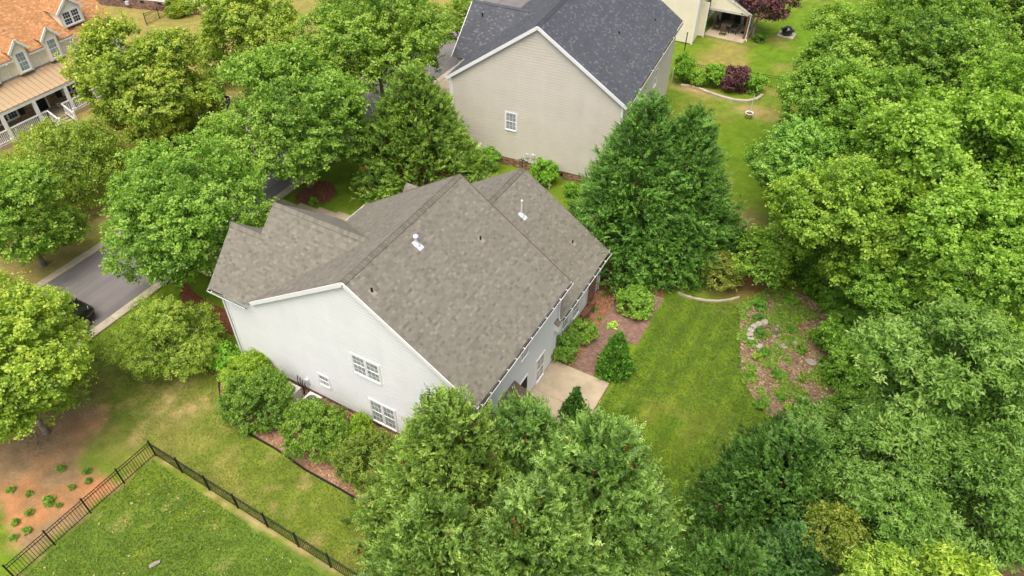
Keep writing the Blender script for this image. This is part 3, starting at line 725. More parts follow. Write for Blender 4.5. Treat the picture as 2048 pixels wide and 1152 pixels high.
# roof vents
def vent(parent, c, kind):
    c = Vector(c); s = Vector((1, 0, -sl)).normalized(); n = Vector((sl, 0, 1)).normalized()
    if kind == "pipe_black":
        v = MB().lathe([(.05,-.1),(.05,.22),(.035,.22),(.035,.1)], c, 8).build("roof_vent", MAT["iron"], parent)
        MB().prism([c-s*.16+Vector((0,y,0))+n*.022 for y in (-.13,.13)]+[c+s*.2+Vector((0,y,0))+n*.022 for y in (.13,-.13)], n*.012).build("flashing", MAT["slate"], v)
    else:
        hgt = .5 if kind == "cap" else 1.0
        prof = [(.08,-.15),(.075,.0),(.07,hgt*.7),(.07,hgt*.72)]
        prof += [(.11,hgt*.74),(.13,hgt*.85),(.11,hgt),(0.0,hgt+.03)] if kind == "cap" else [(.07,hgt*.9),(.085,hgt*.92),(.085,hgt),(0.,hgt+.01)]
        if kind != "cap": prof = [(r_*.75, z_) for r_, z_ in prof]
        v = MB().lathe(prof, c, 14).build("roof_vent", MAT["vent_white"], parent, smooth=True)
        MB().lathe([(.2,-.12),(.17,.03),(.1,.1),(.095,.13)], c, 14).build("collar", MAT["vent_white"], v, smooth=True)
        MB().prism([c-s*.18+Vector((0,y,0))+n*.024 for y in (-.16,.16)]+[c+s*.34+Vector((0,y,0))+n*.024 for y in (.16,-.16)], n*.012).build("flashing", MAT["vent_white"], v)
vent(WH, (9.31,3.96,9.29), "cap"); vent(WH, (9.44,.5,9.2), "pipe_black"); vent(WH, (10.96,6.79,8.21), "pipe_black")
vent(WH, (10.3,12.21,5.9), "pipe"); vent(WH, (13.0,13.38,4.15), "pipe_black")
# weather vane on the far gable peak
wv = empty("weather_vane", (8.83,14.95,6.86), label="black scrolled iron weather vane on the far gable peak", cat="weather vane")
MB().tube([(0,0,-.05),(0,0,.55)], .016, 6).build("pole", MAT["iron"], wv)
sc_ = MB()
for cz, r_, sx in ((.3,.11,.11),(.3,.11,-.11),(.5,.1,.1),(.5,.1,-.1),(.66,.07,.0)):
    sc_.tube([(sx+r_*math.cos(t/10*6.283), 0, cz+r_*math.sin(t/10*6.283)) for t in range(11)], .016, 5)
sc_.build("scroll", MAT["iron"], wv)
MB().beam((-.3,0,.56),(.3,0,.56), .02, .02).prism([(.28,.0,.5),(.4,.0,.56),(.28,.0,.62)], (0,.01,0)).build("arrow", MAT["iron"], wv)

# ------------------------------------------------------------------ beige house with the grey roof
BH = empty("beige_house", (-1.55,23.58,0), .096, label="tall beige lap sided house with dark grey shingle roof", cat="house")
w1, w2, zeL, zeR, zrB, LB = 6.46, 6.13, 6.2, 6.9, 11.11, 14.95
roof_plane(BH, [(w1+w2+.3,-.2,zeR),(w1+w2+.3,LB,zeR),(w1,LB,zrB),(w1,-.2,zrB)], SH_GREY, 21, light=.1, trim=MAT["white_trim"])
roof_plane(BH, [(-.35,LB,zeL),(-.35,-.2,zeL),(w1,-.2,zrB),(w1,LB,zrB)], SH_GREY, 22, light=.1, trim=MAT["white_trim"])
wf, wE, wRz = -1.3, 6.15, 9.0
roof_plane(BH, [(-1.5,3.0,wE),(.2,3.0,wE),(3.8,6.7,wRz),(-1.5,6.7,wRz)], SH_GREY, 23, light=.1, trim=MAT["white_trim"])
roof_plane(BH, [(.2,10.4,wE),(-1.5,10.4,wE),(-1.5,6.7,wRz),(3.8,6.7,wRz)], SH_GREY, 24, light=.1, trim=MAT["white_trim"])
siding(BH, (0,0,0), (1,0,0), (0,-1,0), [(0,.7),(w1+w2,.7),(w1+w2,6.95),(w1,10.95),(0,6.3)], MAT["beige_siding"], .2, proud=.04)
siding(BH, (w1+w2,0,0), (0,1,0), (1,0,0), [(0,.7),(LB-.3,.7),(LB-.3,6.9),(0,6.9)], MAT["beige_siding"], .2, proud=.04)
siding(BH, (0,LB-.3,0), (0,-1,0), (-1,0,0), [(0,.2),(LB-.3,.2),(LB-.3,6.2),(0,6.2)], MAT["beige_siding"], .2, proud=.04)
siding(BH, (0,3.3,0), (-1,0,0), (0,-1,0), [(0,.2),(1.2,.2),(1.2,6.1),(0,6.1)], MAT["beige_siding"], .2, proud=.04)
siding(BH, (-1.2,10.1,0), (0,-1,0), (-1,0,0), [(0,.2),(6.8,.2),(6.8,6.2),(3.4,8.8),(0,6.2)], MAT["beige_siding"], .2, proud=.04)
siding(BH, (w1+w2,LB-.3,0), (-1,0,0), (0,1,0), [(0,.7),(w1+w2,.7),(w1+w2,6.3),(w2,10.9),(0,6.9)], MAT["beige_siding"], .2, proud=.04)
brick_band(BH, (0,0,0), (1,0,0), (0,-1,0), w1+w2, 0, .69, BRICK_T)
brick_band(BH, (w1+w2,0,0), (0,1,0), (1,0,0), LB-.3, 0, .69, BRICK_T)
for p, q in (((-.37,-.22,zeL-.12),(w1,-.22,zrB-.12)), ((w1+w2+.32,-.22,zeR-.12),(w1,-.22,zrB-.12)), ((-1.52,2.95,wE-.1),(-1.52,6.7,wRz-.1))):
    MB().beam(p, q, .04, .22).build("rake_board", MAT["white_trim"], BH)
for p in ((0,0),(w1+w2,0)): MB().box((p[0]-.07,-.055,.6),(p[0]+.07,.06,6.2 if p[0] < 1 else 6.8)).build("corner_board", MAT["white_trim"], BH)
gutter(BH, (w1+w2+.32,LB,zeR-.07), (w1+w2+.32,-.2,zeR-.07), (1,0,0), 3)
gutter(BH, (-.37,3.0,zeL-.07), (-.37,-.2,zeL-.07), (-1,0,0), 3)
downspout(BH, [(-.4,-.05,6.05),(-.1,-.1,5.8),(-.1,-.1,.3)])
window(BH, (4.65,-.02,3.75), gy_, N_, .78, 1.3, 1)
for x_ in (1.0, 6.3, 8.4): MB().box((x_,-.03,.28),(x_+.42,.02,.5)).build("foundation_vent", MAT["dark"], BH)
window(BH, (w1+w2+.02,4.0,4.7), E_, NX, .8, 1.3, 1); window(BH, (w1+w2+.02,9.0,4.7), E_, NX, .8, 1.3, 1)
for x_, z_ in ((5.9,1.15),(6.35,1.2)): MB().box((x_,-.15,z_),(x_+.22,-.02,z_+.3)).build("meter_box", MAT["galvanised"], BH)
capsB = empty("ridge_line", (0,0,0)); capsB.parent = BH
ridge_caps(capsB, (w1,-.18,zrB), (w1,LB,zrB), .7, SH_GREY, .3, .16); ridge_caps(capsB, (-1.5,6.7,wRz), (3.7,6.7,wRz), .77, SH_GREY, .3, .16)
def vent_local(parent, c):
    v = MB().lathe([(.06,-.1),(.06,.25),(.04,.25),(.04,.1)], c, 8).build("roof_vent", MAT["iron"], parent); return v
vent_local(BH, (10.1,6.3,8.62)); vent_local(BH, (11.4,11.7,7.75)); vent_local(BH, (-.3,7.4-1.6,8.3))

# ------------------------------------------------------------------ cream house behind, with its covered patio
CH = empty("cream_house", (7.9,51.3,0), .06, label="cream sided house end with a covered patio behind the grey roof", cat="house")
siding(CH, (-9,0,0), (1,0,0), (0,-1,0), [(0,.1),(9,.1),(9,5.6),(4.5,8.6),(0,5.6)], MAT["cream_siding"], .16)
siding(CH, (0,0,0), (0,1,0), (1,0,0), [(0,.1),(9,.1),(9,5.6),(0,5.6)], MAT["cream_siding"], .16)
MB().box((-.09,-.06,0),(.07,.08,5.6)).build("corner_board", MAT["white_trim"], CH)
siding(CH, (.02,2.2,0), (1,0,0), (0,-1,0), [(0,.1),(.55,.1),(.55,3.4),(0,3.4)], MAT["cream_siding"], .16)
MB().box((.5,2.15,0),(.62,2.27,3.4)).build("corner_board", MAT["white_trim"], CH)
roof_plane(CH, [(.4,-.2,5.5),(.4,10,5.5),(-4.5,10,8.7),(-4.5,-.2,8.7)], SH_GREY, 31, trim=MAT["white_trim"])
roof_plane(CH, [(-9.4,10,5.5),(-9.4,-.2,5.5),(-4.5,-.2,8.7),(-4.5,10,8.7)], SH_GREY, 32, trim=MAT["white_trim"])
# porch roof: gable with cream end
siding(CH, (.5,3.4,0), (1,0,0), (0,-1,0), [(0,2.5),(3.9,2.5),(3.9,2.7),(.4,4.4),(0,4.4)], MAT["cream_siding"], .16, "porch_gable")
roof_plane(CH, [(4.6,3.3,2.6),(4.6,8.0,2.6),(.2,8.0,4.6),(.2,3.3,4.6)], SH_GREY, 33, trim=MAT["white_trim"])
MB().box((.5,3.42,2.32),(4.4,3.55,2.52)).build("porch_beam", MAT["white_trim"], CH)
for x_ in (4.2,): MB().box((x_,3.4,0),(x_+.16,3.56,2.4)).build("post", MAT["wood_brown"], CH)
downspout(CH, [(4.5,3.35,2.5),(4.5,3.35,.2),(4.7,3.0,.08)])
MB().box((.4,6.9,.1),(4.4,7.0,2.5)).build("patio_wall", MAT["cream_siding"], CH)
dd = MB().box((1.2,6.8,.1),(3.2,6.9,2.1)).build("patio_door", MAT["glass_dark"], CH)
tag(MB().box((8.3,54.0,0),(12.2,58.4,.1)).build("patio", MAT["concrete"]), "tan concrete patio under the cream porch", "patio", kind="structure")

# ------------------------------------------------------------------ cream house with the orange roof across the street
OH = empty("orange_roofed_house", (-33.3,0,0), label="cream house with orange shingle roof, dormers and metal porch roof", cat="house")
osl = .72
def oz(x, ze): return ze+osl*(-x)
# main front slope (faces the street, +x) and right slope with the lower eave
roof_plane(OH, [(.25,4.0,5.0),(.25,16.15,5.0),(-6.0,16.15,9.5),(-6.0,4.0,9.5)], SH_ORANGE, 41, light=.15, trim=MAT["white_trim"])
roof_plane(OH, [(-12.2,16.15,5.0),(-12.2,4.0,5.0),(-6.0,4.0,9.5),(-6.0,16.15,9.5)], SH_ORANGE, 42, light=.05, trim=MAT["white_trim"], tabs=False)
roof_plane(OH, [(.35,16.17,4.6),(.35,20.2,4.6),(-5.2,20.2,8.6),(-5.2,16.17,8.6)], SH_ORANGE, 43, light=.15, trim=MAT["white_trim"])
roof_plane(OH, [(-10.7,20.2,4.6),(-10.7,16.17,4.6),(-5.2,16.17,8.6),(-5.2,20.2,8.6)], SH_ORANGE, 44, light=.05, trim=MAT["white_trim"], tabs=False)
siding(OH, (0,4.2,0), (0,1,0), (1,0,0), [(0,.3),(11.8,.3),(11.8,5.05),(0,5.05)], MAT["cream_siding"], .19)
siding(OH, (.05,16.0,0), (0,1,0), (1,0,0), [(0,.3),(4.0,.3),(4.0,4.7),(0,4.7)], MAT["white_siding"], .19)
siding(OH, (0,20.0,0), (-1,0,0), (0,1,0), [(0,.3),(10.6,.3),(10.6,4.6),(5.2,8.5),(0,4.6)], MAT["cream_siding"], .19)
# wall dormers
def dormer(yc, zb, w, zpk, wind, face_x, back, eave, two):
    d = OH
    hw = w/2
    siding(d, (face_x,yc-hw,0), (0,1,0), (1,0,0), [(0,zb),(w,zb),(w,eave),(hw,zpk-.08),(0,eave)], MAT["cream_siding"], .19)
    for s_ in (-1, 1):
        MB().prism([(face_x-.01,yc+s_*hw,zb),(face_x-.01,yc+s_*hw,eave),(face_x-back,yc+s_*hw,eave),(face_x-back,yc+s_*hw,max(zb,5.0)),(0.0,yc+s_*hw,zb)] if zb < 5 else [(face_x-.01,yc+s_*hw,zb),(face_x-.01,yc+s_*hw,eave),(face_x-back,yc+s_*hw,eave)], (0,.02*-s_,0)).build("cheek", MAT["cream_siding"], d)
        roof_plane(d, [(face_x+.2,yc+s_*(hw+.22),eave-.13),(face_x-back,yc+s_*(hw+.22),eave-.13),(face_x-back-.9,yc,zpk),(face_x+.2,yc,zpk)] if s_ > 0 else
                      [(face_x-back,yc-hw-.22,eave-.13),(face_x+.2,yc-hw-.22,eave-.13),(face_x+.2,yc,zpk),(face_x-back-.9,yc,zpk)], SH_ORANGE, 50+int(yc), thick=.1, trim=MAT["white_trim"], name="dormer_roof")
        MB().beam((face_x+.2,yc+s_*(hw+.24),eave-.2),(face_x+.2,yc,zpk-.06), .06, .16, (0,0,1)).build("rake_board", MAT["white_trim"], d)
    cy_, cz_, ww, wh_ = wind
    window(d, (face_x+.02,cy_,cz_), (0,1,0), (1,0,0), ww, wh_, 2 if two else 1, 3, 2, "glass_dark" if two else "glass_green", trim=.1)
dormer(11.5, 3.72, 1.15, 6.35, (11.5,4.6,.7,1.4), .34, 1.0, 5.65, False)
dormer(14.15, 3.72, 1.15, 6.38, (14.15,4.63,.7,1.4), .34, 1.0, 5.65, False)
dormer(8.8, 3.72, 1.15, 6.35, (8.8,4.6,.7,1.4), .34, 1.0, 5.65, False)
dormer(16.93, 5.35, 1.95, 7.65, (16.93,6.02,1.4,1.0), -.35, 1.9, 6.75, True)
[gutter(OH, (.27,ya,4.93), (.27,yb,4.93), (1,0,0), 3) for ya, yb in ((4.0,8.15),(9.45,10.85),(12.15,13.5),(14.8,16.1))]; gutter(OH, (.37,16.2,4.53), (.37,20.2,4.53), (1,0,0), 3)
for y_ in (10.3, 12.95, 15.75): downspout(OH, [(.4,y_,4.85),(.12,y_,4.6),(.1,y_,3.7)])
# metal porch roof, panel by panel
pr = MB().prism([(.05,5.0,3.5),(2.2,5.0,2.68),(2.2,5.0,2.6),(.05,5.0,3.42)], (0,11.5,0)).build("porch_roof", MAT["white_trim"], OH)
pm = MB().prism([(.04,0,3.512),(2.24,0,2.672),(2.24,0,2.70),(.04,0,3.545)], (0,.43,0)).mesh("metal_panel", MAT["metal_roof"])
sm = MB().prism([(.04,-.015,3.53),(2.25,-.015,2.69),(2.25,-.015,2.74),(.04,-.015,3.58)], (0,.03,0)).mesh("standing_seam", MAT["slate"])
for i in range(26):
    link("metal_panel", pm, pr, (0, 5.03+i*.44, 0)); link("standing_seam", sm, pr, (0, 5.02+i*.44, .002))
MB().box((.02,5.0,3.52),(.1,16.4,3.66)).build("roof_flashing", MAT["slate"], pr)
MB().box((2.05,5.0,2.36),(2.2,16.4,2.59)).build("porch_beam", MAT["white_trim"], OH)
MB().box((0,5.0,0),(2.3,16.4,.35)).build("porch_floor", MAT["concrete"], OH)
for y_ in (7.35, 9.95, 12.65, 15.9):
    p_ = MB().box((2.0,y_,.35),(2.22,y_+.24,2.36)).build("post", MAT["white_trim"], OH)
    MB().box((1.95,y_-.05,.36),(2.27,y_+.29,.55)).build("plinth", MAT["white_trim"], p_)
bal = MB().box((2.09,0,.45),(2.13,.05,1.2)).mesh("baluster", MAT["white_trim"])
def railing(y0, y1):
    r_ = MB().box((2.06,y0,1.2),(2.17,y1,1.28)).box((2.08,y0,.41),(2.15,y1,.47)).build("railing", MAT["white_trim"], OH)
    n = int((y1-y0)/.14)
    for i in range(n): link("baluster", bal, r_, (0, y0+.05+i*.14, 0))
railing(5.2, 7.34); railing(7.6, 9.94); railing(10.2, 10.75); railing(12.0, 12.64); railing(12.9, 15.88)
for y_ in (10.75, 12.0):
    s_ = MB().beam((2.12,y_,1.25),(3.3,y_,.72), .09, .09).beam((2.12,y_,.5),(3.3,y_,.1), .08, .07).box((3.25,y_-.07,0),(3.4,y_+.07,.95)).build("stair_rail", MAT["white_trim"], OH)
    for i in range(7): MB().box((2.2+i*.15,y_-.02,.45-.06*i),(2.24+i*.15,y_+.02,1.18-.065*i)).build("baluster", MAT["white_trim"], s_)
for i in range(2): MB().box((2.3+i*.32,10.85,0),(2.3+(i+1)*.32,11.9,.25-.12*i)).build("step", MAT["concrete"], OH)
brick_band(OH, (.03,5.0,0), (0,1,0), (1,0,0), 11.3, .36, 3.3, BRICK_T, "brick_front")
window(OH, (.06,8.75,1.45), (0,1,0), (1,0,0), 1.5, 1.3, 2, 3, 2, "glass_dark"); window(OH, (.06,14.3,1.45), (0,1,0), (1,0,0), 1.5, 1.3, 2, 3, 2, "glass_dark")
for y_ in (7.62, 9.9, 13.15, 15.45): MB().box((.05,y_-.2,.75),(.1,y_+.2,2.2)).build("shutter", MAT["shutter"], OH)
dr = MB().box((.04,10.95,.36),(.1,11.95,2.4)).build("door", MAT["shutter"], OH)
MB().box((.05,10.8,.36),(.12,10.94,2.5)).build("door_frame", MAT["white_trim"], dr)
MB().box((.05,11.96,.36),(.12,12.1,2.5)).build("door_frame", MAT["white_trim"], dr)
MB().lathe([(0,0),(.03,0),(.03,.04),(0,.04)], (.14,11.8,1.3), 8).build("handle", MAT["chrome"], dr)
for yy, lab in ((12.75, "white pot on the porch beside the dark front door"),):
    t = empty("flower_pot", (-32.4,yy-.3,.35), label=lab, cat="flower pot")
    MB().lathe([(.12,0),(.19,.32),(.21,.33),(.21,.37),(.17,.37),(.16,.3)], (0,0,0), 12).build("pot", MAT["terracotta"], t, smooth=True)
    MB().lathe([(.16,.3),(.1,.34),(0,.35)], (0,0,0), 10).build("soil", MAT["soil_dark"], t)

# ------------------------------------------------------------------ white house far up the street with a brick base
FH = empty("white_sided_house", (-46.5,29.3,0), .3, label="white house end on a red brick base at the top left edge", cat="house")
brick_band(FH, (-3,0,0), (1,0,0), (0,-1,0), 14.5, 0, 1.0, BRICK)
siding(FH, (-3,0,0), (1,0,0), (0,-1,0), [(0,1.0),(14.5,1.0),(14.5,5.5),(7.25,9.5),(0,5.5)], MAT["white_siding"], .15)
siding(FH, (11.5,0,0), (0,1,0), (1,0,0), [(0,1.0),(10,1.0),(10,5.5),(0,5.5)], MAT["white_siding"], .15)
for x_ in (.8, 2.8, 4.8, 6.6, 8.4): MB().box((x_,-.04,.7),(x_+.4,.02,.9)).build("foundation_vent", MAT["dark"], FH)
roof_plane(FH, [(11.9,-.2,5.4),(11.9,10,5.4),(4.25,10,9.7),(4.25,-.2,9.7)], SH_GREY, 61, trim=MAT["white_trim"], tabs=False)
roof_plane(FH, [(-3.4,10,5.4),(-3.4,-.2,5.4),(4.25,-.2,9.7),(4.25,10,9.7)], SH_GREY, 62, trim=MAT["white_trim"], tabs=False)
MB().box((1.2,-.3,.4),(1.55,-.02,.75)).build("meter_box", MAT["galvanised"], FH)

# ------------------------------------------------------------------ foliage generators
def unit(v): return v/(np.linalg.norm(v, axis=-1, keepdims=True)+1e-9)

def fib_dirs(n, r, jit=.25, zmin=-.8):
    k = np.arange(n)+.5; z = 1-(1-zmin)*k/n; ph = k*2.39996+r.random()*6
    s = np.sqrt(np.clip(1-z*z, 0, 1)); d = np.stack([s*np.cos(ph), s*np.sin(ph), z], 1)
    return unit(d+r.normal(0, jit, (n, 3)))

def crown_geo(seed, R, Rz, nl=20, npc=40, nleaf=22, leaf=.22, lobe=.38, spread=.17, zmin=-.7, young=.25, aspect=.36, droop=0., inner=.12, deep=.62, rough=1.0):
    """leafy crown: boughs -> twigs -> single leaves. Centre at origin"""
    r = np.random.default_rng(seed)
    ld = fib_dirs(nl, r, .3, zmin); rad = np.array([R, R, Rz])
    lc = ld*rad*(deep-.1*rough+.3*rough*r.random((nl, 1))); lr = R*lobe*(.55+.75*r.random(nl))
    C = []; D = []; T = []; Sx = []
    for i in range(nl):
        n = int(npc*(lr[i]/(R*lobe))**2)+4
        d = unit(r.normal(size=(n*3, 3))); k = (d@ld[i]+.45*d[:, 2]) > -.3; d = d[k][:n]; m = len(d)
        st_ = np.array([1, 1, .72])
        # twigs sit in sprays: some reach far out, some stay back
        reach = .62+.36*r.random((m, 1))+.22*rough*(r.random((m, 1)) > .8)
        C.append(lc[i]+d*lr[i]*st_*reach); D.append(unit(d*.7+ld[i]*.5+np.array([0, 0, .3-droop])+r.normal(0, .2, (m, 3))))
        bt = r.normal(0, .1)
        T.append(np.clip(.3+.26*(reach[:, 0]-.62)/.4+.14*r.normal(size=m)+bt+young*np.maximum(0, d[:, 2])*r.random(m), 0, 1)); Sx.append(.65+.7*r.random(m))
    C = np.concatenate(C); D = np.concatenate(D); T = np.concatenate(T); Sx = np.concatenate(Sx); n = len(C)
    off = r.normal(0, 1, (n, nleaf, 3))*spread*.62*np.array([1, 1, .7])
    off += D[:, None, :]*(r.random((n, nleaf, 1))*2.2-.6)*spread
    off *= Sx[:, None, None]
    P = (C[:, None, :]+off).reshape(-1, 3)
    if droop: P[:, 2] -= droop*(.5*r.random(len(P))**2)*R*.5
    Nn = unit(D[:, None, :]*.5+np.array([0, 0, .5])+r.normal(0, .55, (n, nleaf, 3))).reshape(-1, 3)
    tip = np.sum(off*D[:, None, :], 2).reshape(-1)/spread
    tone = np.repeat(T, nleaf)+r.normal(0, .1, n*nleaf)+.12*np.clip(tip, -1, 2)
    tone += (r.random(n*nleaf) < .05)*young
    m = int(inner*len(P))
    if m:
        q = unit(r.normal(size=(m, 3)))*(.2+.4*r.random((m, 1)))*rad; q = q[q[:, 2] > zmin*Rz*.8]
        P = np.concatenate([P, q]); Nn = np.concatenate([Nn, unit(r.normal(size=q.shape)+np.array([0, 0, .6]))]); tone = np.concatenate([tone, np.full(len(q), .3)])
    s = leaf*(.6+.8*r.random(len(P)))
    dv = None
    if droop: dv = r.normal(0, .5, P.shape)+np.array([0, 0, -droop*1.5])
    V, F = leaf_geo(P, Nn, s, r, aspect, dv)
    return V, F, np.clip(tone, 0, 1), lc

def conifer_geo(seed, H, R, nb=230, npl=9, nlf=13, plume=.62, leaf=.2, z0=.02, prof=.72, up=.65, brown=.03, jit=.14, aspect=.2, lobes=3.0):
    """plumed evergreen: boughs -> plumes -> scale sprays. Base at origin"""
    r = np.random.default_rng(seed)
    k = np.arange(nb)+.5; t = 1-(1-k/nb*.992)**.62; t = z0+(1-z0)*t
    t = np.clip(t+r.normal(0, .012, nb), z0, .985); az = k*2.39996+r.normal(0, .2, nb)
    prf = (1-t)**prof*np.minimum(1, .72+t*2.4)
    rr = R*prf*(1+jit*r.normal(size=nb)+.09*np.sin(az*lobes+t*9+seed))+.05
    out = np.stack([np.cos(az), np.sin(az), np.zeros(nb)], 1)
    C = out*rr[:, None]*.86; C[:, 2] = t*H
    el = up+.55*t+r.normal(0, .12, nb)
    D = out*np.cos(el)[:, None]; D[:, 2] = np.sin(el)
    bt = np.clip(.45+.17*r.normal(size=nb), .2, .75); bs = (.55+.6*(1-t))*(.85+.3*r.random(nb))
    n = nb*npl
    pc = np.repeat(C, npl, 0)+r.normal(0, 1, (n, 3))*np.repeat(bs, npl)[:, None]*plume*np.array([.5, .5, .36])
    pd = unit(np.repeat(D, npl, 0)+r.normal(0, .34, (n, 3))); pt = np.repeat(bt, npl)+r.normal(0, .08, n)
    pl = plume*(.6+.6*r.random(n))*np.repeat(.55+.45*bs, npl)
    dead = r.random(n) < brown
    side = unit(np.cross(pd, r.normal(size=(n, 3)))); nor = np.cross(side, pd)
    f = np.linspace(.05, 1, nlf); sg = np.where(np.arange(nlf) % 2, 1, -1); sg[-1] = 0
    sp = (1-f)*.55+.25
    base = pc[:, None, :]+pd[:, None, :]*(f[None, :, None]-.45)*pl[:, None, None]
    dv = pd[:, None, :]*.8+side[:, None, :]*(sg*.75)[None, :, None]+r.normal(0, .2, (n, nlf, 3))
    dv = unit(dv); ln = leaf*sp[None, :]/.55*(.8+.4*r.random((n, nlf)))*(pl/plume)[:, None]
    cen = (base+dv*ln[..., None]*.45).reshape(-1, 3)
    Nn = (nor[:, None, :]+r.normal(0, .45, (n, nlf, 3))+np.array([0, 0, .35])).reshape(-1, 3)
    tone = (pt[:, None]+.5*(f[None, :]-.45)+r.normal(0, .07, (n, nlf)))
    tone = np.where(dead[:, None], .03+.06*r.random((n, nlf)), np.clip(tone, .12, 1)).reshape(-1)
    V, F = leaf_geo(cen, Nn, ln.reshape(-1)*1.25, r, aspect, dv.reshape(-1, 3), .06)
    return V, F, tone

_crowns = {}
def crown_mesh(key, mat, geo, **kw):
    if key not in _crowns:
        out = geo(**kw); me = np_mesh("crown", out[0], out[1], mat, tone=out[2])
        _crowns[key] = (me, out[3] if len(out) > 3 else None)
    return _crowns[key]

def trunk_mesh(h, r0, zc, lc, scale, seed):
    rr = random.Random(seed); mb = MB()
    bend = (rr.uniform(-.15, .15), rr.uniform(-.15, .15))
    pts = [(0,0,-.1),(0,0,.25),(bend[0]*.3,bend[1]*.3,h*.3),(bend[0],bend[1],h*.6),(bend[0]*1.5,bend[1]*1.5,h)]
    mb.tube(pts, [r0*1.5, r0*1.1, r0*.9, r0*.65, r0*.15], 9)
    if lc is not None:
        for q in lc[::2]:
            z_ = rr.uniform(.45, .8)*h; s = Vector((bend[0],bend[1],z_)); e = Vector(q)*scale+Vector((0,0,zc))
            m = s.lerp(e, .5)+Vector((0,0,.1*(e-s).length))
            mb.tube([s, m, e], [r0*.42, r0*.26, r0*.06], 5)
    return mb.mesh("trunk", MAT["bark"], True)

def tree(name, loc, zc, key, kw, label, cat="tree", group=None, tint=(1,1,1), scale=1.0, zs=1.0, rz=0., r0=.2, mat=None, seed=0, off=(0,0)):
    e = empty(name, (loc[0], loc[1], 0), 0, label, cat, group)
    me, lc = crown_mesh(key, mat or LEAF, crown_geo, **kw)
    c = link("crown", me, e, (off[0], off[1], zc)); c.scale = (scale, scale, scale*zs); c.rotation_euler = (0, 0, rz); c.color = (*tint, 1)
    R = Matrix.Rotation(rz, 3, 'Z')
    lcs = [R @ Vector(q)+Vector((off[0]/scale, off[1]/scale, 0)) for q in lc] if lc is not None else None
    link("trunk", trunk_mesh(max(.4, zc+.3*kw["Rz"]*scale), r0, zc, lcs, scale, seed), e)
    return e

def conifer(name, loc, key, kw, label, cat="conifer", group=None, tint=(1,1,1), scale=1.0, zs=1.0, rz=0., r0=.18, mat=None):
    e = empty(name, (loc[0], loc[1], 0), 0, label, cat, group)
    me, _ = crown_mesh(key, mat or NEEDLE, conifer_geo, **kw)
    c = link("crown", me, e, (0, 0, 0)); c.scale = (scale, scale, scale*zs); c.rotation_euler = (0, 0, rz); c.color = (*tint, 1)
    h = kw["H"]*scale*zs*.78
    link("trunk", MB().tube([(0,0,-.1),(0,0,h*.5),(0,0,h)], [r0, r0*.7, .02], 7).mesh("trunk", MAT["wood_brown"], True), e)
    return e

def shrub(name, loc, R, Rz, key, kw, label, cat="shrub", group=None, tint=(1,1,1), rz=0., mat=None, sq=1.0):
    """kw describes a unit shrub of its own size; placed with its foot on the ground"""
    e = empty(name, (loc[0], loc[1], 0), rz, label, cat, group)
    me, _ = crown_mesh(key, mat or LEAF, crown_geo, **kw)
    c = link("foliage", me, e, (0, 0, Rz*.78)); c.scale = (R/kw["R"], R*sq/kw["R"], Rz/kw["Rz"]); c.color = (*tint, 1)
    mb = MB(); rr = random.Random(int(loc[0]*97+loc[1]*31))
    for i in range(4):
        a = rr.random()*6.28; mb.tube([(0.04*math.cos(a),.04*math.sin(a),-.03),(R*.3*math.cos(a),R*.3*math.sin(a),Rz*.6),(R*.5*math.cos(a),R*.5*math.sin(a),Rz*1.0)], [.03*R+.01,.02*R+.005,.005], 5)
    mb.build("stem", MAT["bark"], e)
    return e

# species
BIG = dict(seed=1, R=5.2, Rz=4.2, nl=42, npc=58, nleaf=32, leaf=.15, lobe=.32, spread=.18, rough=.75)
BIG2 = dict(seed=2, R=5.2, Rz=4.4, nl=42, npc=58, nleaf=32, leaf=.15, lobe=.32, spread=.18, zmin=-.6, rough=.75)
MID = dict(seed=3, R=3.8, Rz=3.8, nl=30, npc=54, nleaf=30, leaf=.15, lobe=.35, spread=.17, rough=.8)
MID2 = dict(seed=4, R=3.8, Rz=4.3, nl=32, npc=52, nleaf=30, leaf=.16, lobe=.34, spread=.17, zmin=-.8, rough=.8)
OAK = dict(seed=5, R=3.9, Rz=3.5, nl=34, npc=56, nleaf=24, leaf=.2, lobe=.26, spread=.19, aspect=.2, young=.14, rough=1.4)
WEEP = dict(seed=6, R=3.9, Rz=2.6, nl=22, npc=46, nleaf=26, leaf=.17, lobe=.36, spread=.2, droop=.7, aspect=.28)
HEM = dict(seed=7, R=2.9, Rz=2.5, nl=28, npc=54, nleaf=28, leaf=.13, lobe=.32, spread=.14, aspect=.18, young=.35, droop=.15)
NEAR = dict(seed=8, R=2.6, Rz=2.2, nl=22, npc=34, nleaf=16, leaf=.26, lobe=.33, spread=.2, aspect=.2, young=.5)
BUSH = dict(seed=9, R=1.8, Rz=1.3, nl=34, npc=34, nleaf=22, leaf=.085, lobe=.29, spread=.085, zmin=-.6, aspect=.33, rough=.35, deep=.68)
BALL = dict(seed=10, R=.8, Rz=.75, nl=26, npc=14, nleaf=12, leaf=.085, lobe=.26, spread=.06, zmin=-.6, aspect=.42, deep=.72)
PERENN = dict(seed=11, R=.35, Rz=.3, nl=12, npc=8, nleaf=7, leaf=.1, lobe=.4, spread=.06, zmin=-.3, aspect=.24)
PLUM = dict(seed=12, R=3.0, Rz=2.2, nl=18, npc=34, nleaf=18, leaf=.2, lobe=.36, spread=.2)
SPARSE = dict(seed=13, R=2.0, Rz=1.8, nl=18, npc=22, nleaf=16, leaf=.15, lobe=.34, spread=.17, zmin=-.5, inner=.03)
UNDER = dict(seed=14, R=2.2, Rz=1.6, nl=22, npc=40, nleaf=20, leaf=.18, lobe=.34, spread=.15, zmin=-.6)
LEY = dict(seed=21, H=9.5, R=3.55, nb=340, npl=16, nlf=13, plume=.74, leaf=.2, brown=.015, jit=.17, prof=.66)
